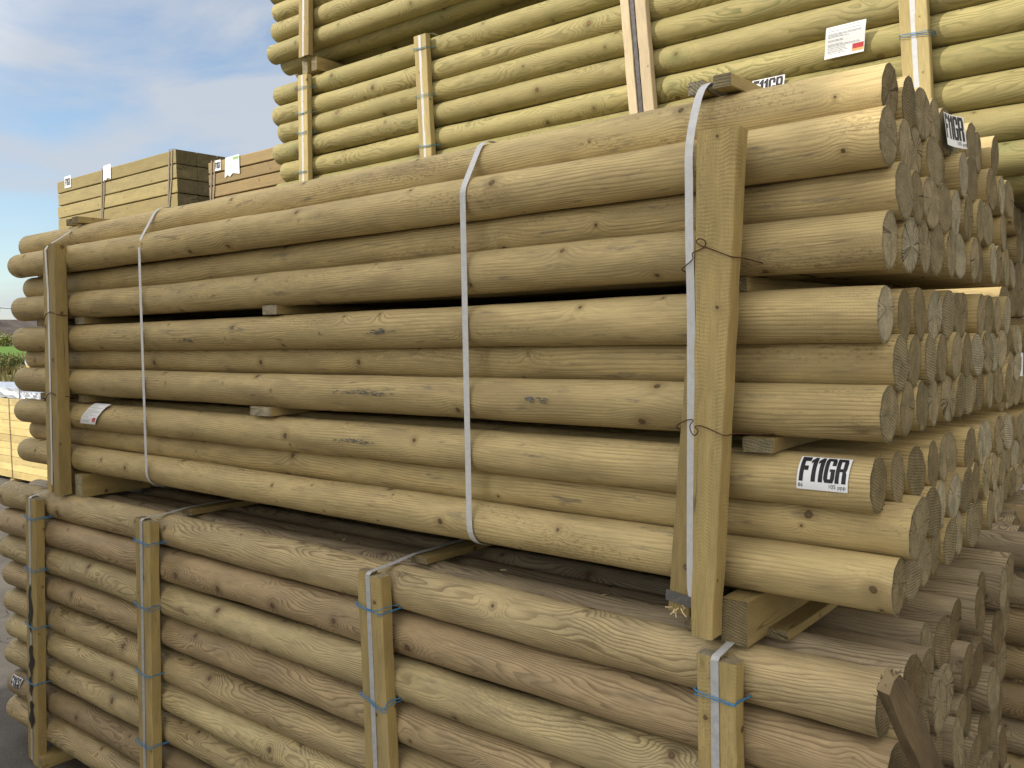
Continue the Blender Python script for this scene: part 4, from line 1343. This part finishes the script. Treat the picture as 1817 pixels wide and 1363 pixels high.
def wrapped_pack(x0, x1, y0, y1, z0, z1, lab, seed):
    bm = bmesh.new()
    rr = random.Random(seed)
    nx, ny = 30, 10
    V = {}
    def h(i, j):
        return z1 + rr.uniform(-0.010, 0.008)
    grid = [[bm.verts.new((x0 + (x1 - x0) * i / nx, y0 + (y1 - y0) * j / ny, h(i, j))) for j in range(ny + 1)] for i in range(nx + 1)]
    for i in range(nx):
        for j in range(ny):
            bm.faces.new((grid[i][j], grid[i + 1][j], grid[i + 1][j + 1], grid[i][j + 1]))
    ringt = [grid[i][0] for i in range(nx + 1)] + [grid[nx][j] for j in range(1, ny + 1)] + [grid[i][ny] for i in range(nx - 1, -1, -1)] + [grid[0][j] for j in range(ny - 1, 0, -1)]
    prev = ringt
    for q in (0.35, 0.7, 1.0):
        cur = []
        for v in ringt:
            cur.append(bm.verts.new((v.co.x + rr.uniform(-.008, .008), v.co.y + rr.uniform(-.012, .012), z1 + (z0 - z1) * q + rr.uniform(-.012, .012) * (1 if q == 1.0 else 0.3))))
        for i in range(len(ringt)):
            k = (i + 1) % len(ringt)
            bm.faces.new((prev[i], prev[k], cur[k], cur[i]))
        prev = cur
    bmesh.ops.recalc_face_normals(bm, faces=bm.faces)
    o0 = Vector(((x0 + x1) / 2, (y0 + y1) / 2, z0))
    for v in bm.verts: v.co -= o0
    o = link('wrapped_pack', mesh_from('wrapped_pack', bm, M_WRAP, False), None, o0)
    tag(o, lab, 'wrapped pack')
    return o


wrapped_pack(-19.0, -13.72, 3.62, 4.5, PZ1 + 0.006, -0.095, 'silver wrapped pack lying on the pale board pack, left part', 5)
wrapped_pack(-13.66, -12.3, 3.62, 4.5, PZ1 + 0.006, -0.15, 'crumpled silver wrapped pack, right of the larger one on the boards', 6)
wrapped_pack(-22.9, -21.30, 7.4, 8.2, 0.05, 0.30, 'small silver wrapped load glimpsed behind the left pole ends', 8)
o = timber('board_pack', (-22.1, 7.8, -0.755), (1.5, 0.8, 1.60), 2, [M_BRD, M_ENDU], 99)
tag(o, 'pale board pack beneath the small silver load behind the left pole ends', 'timber pack')

# ------------------------------------------------------------------ GROUND, BANK, LAWN
gm = NG('asphalt')
t = gm.t.nodes.new('ShaderNodeTexCoord').outputs['Object']
n_a = gm.noise(t, 90.0, 3, 0.7)
n_b = gm.noise(t, 1.3, 5, 0.6)
n_c = gm.noise(t, 0.35, 3, 0.5)
vv = gm.t.nodes.new('ShaderNodeTexVoronoi')
vv.feature = 'DISTANCE_TO_EDGE'
vv.inputs['Scale'].default_value = 0.9
wv = gm.t.nodes.new('ShaderNodeVectorMath'); wv.operation = 'MULTIPLY_ADD'
gm.put(wv.inputs[0], gm.noise(t, 2.5, 4, 0.6, col=True)); wv.inputs[1].default_value = (0.5, 0.5, 0.5); gm.put(wv.inputs[2], t)
gm.put(vv.inputs['Vector'], wv.outputs[0])
crk = gm.math('MULTIPLY', gm.step(vv.outputs['Distance'], 0.0, 0.007, 1, 0), gm.step(n_c, 0.42, 0.55))
base = gm.mix(gm.step(n_b, 0.3, 0.7), (0.085, 0.078, 0.070), (0.145, 0.130, 0.112))
k = gm.step(n_a, 0.3, 0.7, 0.72, 1.28)
col = gm.mix(1.0, base, gm.comb(k, k, k), 'MULTIPLY')
col = gm.mix(gm.math('MULTIPLY', crk, 0.8), col, (0.02, 0.018, 0.016))
dst = gm.math('MULTIPLY', gm.step(gm.noise(t, 5.0, 5, 0.7), 0.58, 0.75), 0.35)
col = gm.mix(dst, col, (0.28, 0.23, 0.15))
M_ASPH = gm.done(col, 0.85, gm.bump(gm.math('ADD', n_a, gm.math('MULTIPLY', crk, -2.0)), 0.6, 0.004), 0.3)

bm = bmesh.new()
bmesh.ops.create_grid(bm, x_segments=8, y_segments=8, size=500)
o = link('ground', mesh_from('ground', bm, M_ASPH, False), None, (0, 0, ZG))
tag(o, 'grey brown cracked asphalt yard', kind='structure')

gg = NG('grass_ground')
t = gg.t.nodes.new('ShaderNodeTexCoord').outputs['Object']
px_ = gg.sep(t)[0]
nb = gg.noise(t, 0.8, 5, 0.65)
nf = gg.noise(t, 14.0, 4, 0.7)
dry = gg.mix(gg.step(nb, 0.35, 0.65), (0.22, 0.18, 0.09), (0.12, 0.12, 0.05))
lawn = gg.mix(gg.step(nf, 0.3, 0.7), (0.09, 0.17, 0.03), (0.14, 0.24, 0.05))
msk = gg.step(gg.math('MULTIPLY_ADD', nb, 3.0, px_), -39.0, -36.0, 1, 0)
M_GRASS = gg.done(gg.mix(msk, dry, lawn), 0.95, gg.bump(nf, 0.6, 0.05), 0.1)


def bank_z(x, y=0):
    if x > -25: return -1.60
    if x > -36: t_ = (-25 - x) / 11; return -1.60 + 1.50 * (t_ * t_ * (3 - 2 * t_))
    if x > -85: return -0.10 + 0.60 * (-36 - x) / 49
    return 0.50


bm = bmesh.new()
xs = [-24, -25, -26, -27, -28, -29, -30, -31, -32, -33, -34, -35, -36, -38, -41, -45, -52, -60, -70, -85, -120, -400]
ys = [-250, -100, -50, -20] + [-10 + 2 * i for i in range(36)] + [70, 110, 200, 400]
rr = random.Random(9)
G = [[bm.verts.new((x + (rr.uniform(-.3, .3) if -36 < x < -25 else 0), y, bank_z(x) + (rr.uniform(-.12, .12) if -37 < x < -25 else 0))) for y in ys] for x in xs]
for i in range(len(xs) - 1):
    for j in range(len(ys) - 1):
        bm.faces.new((G[i][j], G[i + 1][j], G[i + 1][j + 1], G[i][j + 1]))
bmesh.ops.recalc_face_normals(bm, faces=bm.faces)
o = link('grass_bank', mesh_from('grass_bank', bm, M_GRASS), None, (0, 0, 0))
tag(o, 'grassy bank rising to a lawn beyond the yard', kind='structure')


def leafmat(name, a, b):
    g_ = NG(name)
    i_ = g_.t.nodes.new('ShaderNodeNewGeometry').outputs['Random Per Island']
    c_ = g_.mix(i_, a, b)
    return g_.done(c_, 0.8, None, 0.2)


M_DRY = leafmat('dry_weed_leaf', (0.30, 0.25, 0.12), (0.14, 0.15, 0.05))
M_BUSH = leafmat('bush_leaf', (0.05, 0.08, 0.025), (0.14, 0.16, 0.05))
M_BUSHY = leafmat('yellow_bush_leaf', (0.16, 0.17, 0.05), (0.26, 0.26, 0.09))


def scatter_leaves(bm, cx, cy, cz, rx, ry, rz, n, s, rr, updown=0.5, clumps=9):
    cl = []
    for _ in range(clumps):
        a = rr.uniform(0, 6.28); b = rr.uniform(0, 1)
        cl.append((cx + rx * 0.65 * math.cos(a) * b, cy + ry * 0.65 * math.sin(a) * b, cz + rz * rr.uniform(-0.3, 0.65), rr.uniform(0.3, 0.55)))
    for _ in range(n):
        c = rr.choice(cl)
        v = Vector((rr.gauss(0, 1), rr.gauss(0, 1), rr.gauss(0, 1))).normalized() * rr.uniform(0.5, 1.0)
        p = Vector((c[0] + v.x * rx * c[3], c[1] + v.y * ry * c[3], c[2] + v.z * rz * c[3]))
        a = Vector((rr.uniform(-1, 1), rr.uniform(-1, 1), rr.uniform(-1, 1) + updown)).normalized() * s * rr.uniform(0.6, 1.5)
        b = a.cross(Vector((rr.uniform(-1, 1), rr.uniform(-1, 1), rr.uniform(-1, 1)))).normalized() * s * 0.35
        bm.faces.new([bm.verts.new(p - b), bm.verts.new(p + a * 0.5 - b * .2), bm.verts.new(p + a), bm.verts.new(p + b)])


# dry weeds over the bank: uncountable
bm = bmesh.new()
rr = random.Random(13)
for _ in range(900):
    x = rr.uniform(-37.5, -25.5)
    y = rr.uniform(2, 26)
    z = bank_z(x)
    n = rr.randint(5, 16)
    hgt = rr.uniform(0.12, 0.42)
    for _k in range(n):
        p = Vector((x + rr.gauss(0, .3), y + rr.gauss(0, .3), z - 0.05))
        t_ = Vector((rr.gauss(0, .25), rr.gauss(0, .25), 1)) * hgt * rr.uniform(0.5, 1.3)
        b = Vector((rr.uniform(-1, 1), rr.uniform(-1, 1), 0)).normalized() * 0.035
        bm.faces.new([bm.verts.new(p - b), bm.verts.new(p + b), bm.verts.new(p + t_ + b * .6), bm.verts.new(p + t_ - b * .3)])
o = link('dry_weeds', mesh_from('dry_weeds', bm, M_DRY, False), None, (0, 0, 0))
tag(o, 'dry straw coloured weeds covering the bank', 'weeds', kind='stuff')

for i, (x, y, z, rx, ry, rz, n, m, lab) in enumerate(((-33, 10.9, 0.0, 1.2, 1.6, 0.32, 700, M_BUSH, 'low dark bush on the weedy bank'),
                                      (-82, 29.2, 0.9, 2.0, 1.4, 0.75, 900, M_BUSHY, 'yellowish bush in front of the house wall, farthest left'),
                                      (-80, 31.0, 0.95, 1.8, 1.0, 0.8, 900, M_BUSH, 'dark green bush left of the house window'),
                                      (-88.5, 37.5, 1.0, 1.5, 2.2, 0.7, 700, M_BUSH, 'green bush in front of the house right of its window'),
                                      (-118, 52.0, 2.0, 3.0, 3.4, 2.0, 900, M_BUSH, 'round green tree top showing behind the roof ridge'))):
    bm = bmesh.new()
    scatter_leaves(bm, 0, 0, 0, rx, ry, rz, n, 0.09 if x > -50 else 0.2, random.Random(100 + i))
    e = link('bush', None, None, (x, y, bank_z(x)))
    tag(e, lab, 'bush')
    link('foliage', mesh_from('foliage', bm, m, False), e, (0, 0, z - bank_z(x)))
    bm = bmesh.new()
    tube(bm, [Vector((0, 0, -0.1)), Vector((0.03, 0, z - bank_z(x))), Vector((0.1, 0.05, z - bank_z(x) + rz * .4))], 0.05, 6)
    link('stem', mesh_from('stem', bm, M_BAT), e)

# ------------------------------------------------------------------ HOUSE
hg = NG('slate_roof')
t = hg.t.nodes.new('ShaderNodeTexCoord').outputs['Object']
nn = hg.noise(t, 1.2, 5, 0.7)
n2 = hg.noise(t, 9, 3, 0.7)
q = hg.sep(t)
cr_ = hg.math('SINE', hg.math('MULTIPLY', q[2], 45.0))
k = hg.math('MULTIPLY', hg.step(n2, 0.3, 0.7, 0.8, 1.2), hg.math('MULTIPLY_ADD', cr_, 0.07, 1.0))
M_SLATE = hg.done(hg.mix(1.0, hg.mix(hg.step(nn, 0.3, 0.7), (0.085, 0.07, 0.062), (0.14, 0.12, 0.105)), hg.comb(k, k, k), 'MULTIPLY'), 0.75, hg.bump(cr_, 0.4, 0.03), 0.3)
M_WALL = plain('cream_render', (0.55, 0.52, 0.46), 0.9, 0, 0.08, 3, 0.2, 0.2)
M_FRAME = plain('white_window_frame', (0.78, 0.78, 0.78), 0.4, 0, 0.03, 5, 0.4, 0.0)
M_GLASS = plain('dark_window_glass', (0.05, 0.06, 0.07), 0.1, 0, 0.1, 2, 0.6, 0.0)
M_BRICK = plain('chimney_brick', (0.22, 0.12, 0.08), 0.9, 0, 0.2, 6, 0.2, 0.3)


def bx(bm, x0, x1, y0, y1, z0, z1):
    vs = [bm.verts.new((x, y, z)) for x in (x0, x1) for y in (y0, y1) for z in (z0, z1)]
    for f in ((0, 1, 3, 2), (4, 6, 7, 5), (0, 4, 5, 1), (2, 3, 7, 6), (0, 2, 6, 4), (1, 5, 7, 3)):
        bm.faces.new([vs[i] for i in f])


def boxo(name, dims, mat, parent):
    bm = bmesh.new()
    bx(bm, *dims)
    bmesh.ops.recalc_face_normals(bm, faces=bm.faces)
    return link(name, mesh_from(name, bm, mat, False), parent)


HX = -90.0
hs = link('house', None, None, (HX - 3, 36, 0.45))
tag(hs, 'low cream bungalow with a big dark slate roof beyond the bank', 'house')
boxo('wall', (-3.0, 3.0, -8.5, 8.5, -0.1, 1.02), M_WALL, hs)
bm = bmesh.new()
ez, rz = 0.98, 2.62
A_ = [(3.4, -8.9, ez), (3.4, 8.9, ez), (0, 8.9, rz), (0, -8.9, rz), (-3.4, -8.9, ez), (-3.4, 8.9, ez)]
vs = [bm.verts.new(p) for p in A_]
bm.faces.new((vs[0], vs[1], vs[2], vs[3])); bm.faces.new((vs[3], vs[2], vs[5], vs[4])); bm.faces.new((vs[0], vs[3], vs[4])); bm.faces.new((vs[1], vs[5], vs[2])); bm.faces.new((vs[0], vs[4], vs[5], vs[1]))
bmesh.ops.recalc_face_normals(bm, faces=bm.faces)
rf = link('roof', mesh_from('roof', bm, M_SLATE, False), hs)
boxo('chimney', (-0.4, 0.4, -4.6, -3.6, 2.2, 3.25), M_BRICK, rf)
boxo('gutter', (3.40, 3.5, -8.9, 8.9, 0.93, 1.0), M_FRAME, rf)
for (y0, y1) in ((-2.55, -1.75), (0.8, 2.4), (4.5, 6.0)):
    f = boxo('window', (3.003, 3.06, y0, y1, 0.12, 0.93), M_FRAME, hs)
    boxo('pane', (3.062, 3.07, y0 + 0.08, y1 - 0.08, 0.56, 0.86), M_GLASS, f)
    boxo('pane', (3.062, 3.07, y0 + 0.08, y1 - 0.08, 0.18, 0.46), M_GLASS, f)
bm = bmesh.new()
tube(bm, [Vector((0, -2.9, 2.5)), Vector((0, -2.9, 3.9))], 0.03, 6)
for zz in (3.4, 3.6, 3.8): tube(bm, [Vector((0, -3.2, zz)), Vector((0, -2.6, zz))], 0.015, 4)
link('aerial', mesh_from('aerial', bm, M_CLIP, False), rf)

# gable of a second house to the left
h2 = link('house', None, None, (-96, 21, 0.45))
tag(h2, 'second bungalow left of the slate roofed one, with cream gable end', 'house')
boxo('wall', (-3.0, 3.0, -5.5, 5.5, -0.1, 1.4), M_WALL, h2)
bm = bmesh.new()
A_ = [(3.4, -5.9, 1.35), (3.4, 5.9, 1.35), (0, 5.9, 3.3), (0, -5.9, 3.3), (-3.4, -5.9, 1.35), (-3.4, 5.9, 1.35)]
vs = [bm.verts.new(p) for p in A_]
bm.faces.new((vs[0], vs[1], vs[2], vs[3])); bm.faces.new((vs[3], vs[2], vs[5], vs[4])); bm.faces.new((vs[0], vs[3], vs[4])); bm.faces.new((vs[1], vs[5], vs[2])); bm.faces.new((vs[0], vs[4], vs[5], vs[1]))
bmesh.ops.recalc_face_normals(bm, faces=bm.faces)
link('roof', mesh_from('roof', bm, M_SLATE, False), h2)

# overhead line
P = []
for i in range(25):
    q = i / 24
    P.append(Vector((-70 - 10 * q, 10 + 60 * q, 4.6 - 1.0 * q - 2.2 * 4 * q * (1 - q) * 0.55)))
o0 = P[0].copy()
bm = bmesh.new()
tube(bm, [p - o0 for p in P], 0.022, 4)
o = link('overhead_cable', mesh_from('overhead_cable', bm, M_INK, False), None, o0)
tag(o, 'thin black overhead cable crossing the sky above the slate roof', 'cable')
for (x, y, zt_, lab) in ((-70, 10, 4.7, 'wooden utility pole carrying the overhead cable, left end'), (-80, 70, 3.7, 'wooden utility pole carrying the overhead cable, right end')):
    bm = bmesh.new()
    tube(bm, [Vector((0, 0, -0.3)), Vector((0, 0, zt_ - bank_z(x) + 0.3))], 0.11, 8)
    bx(bm, -0.05, 0.05, -0.5, 0.5, zt_ - bank_z(x) - 0.05, zt_ - bank_z(x) + 0.05)
    o = link('utility_pole', mesh_from('utility_pole', bm, M_BAT, False), None, (x, y, bank_z(x)))
    tag(o, lab, 'utility pole')
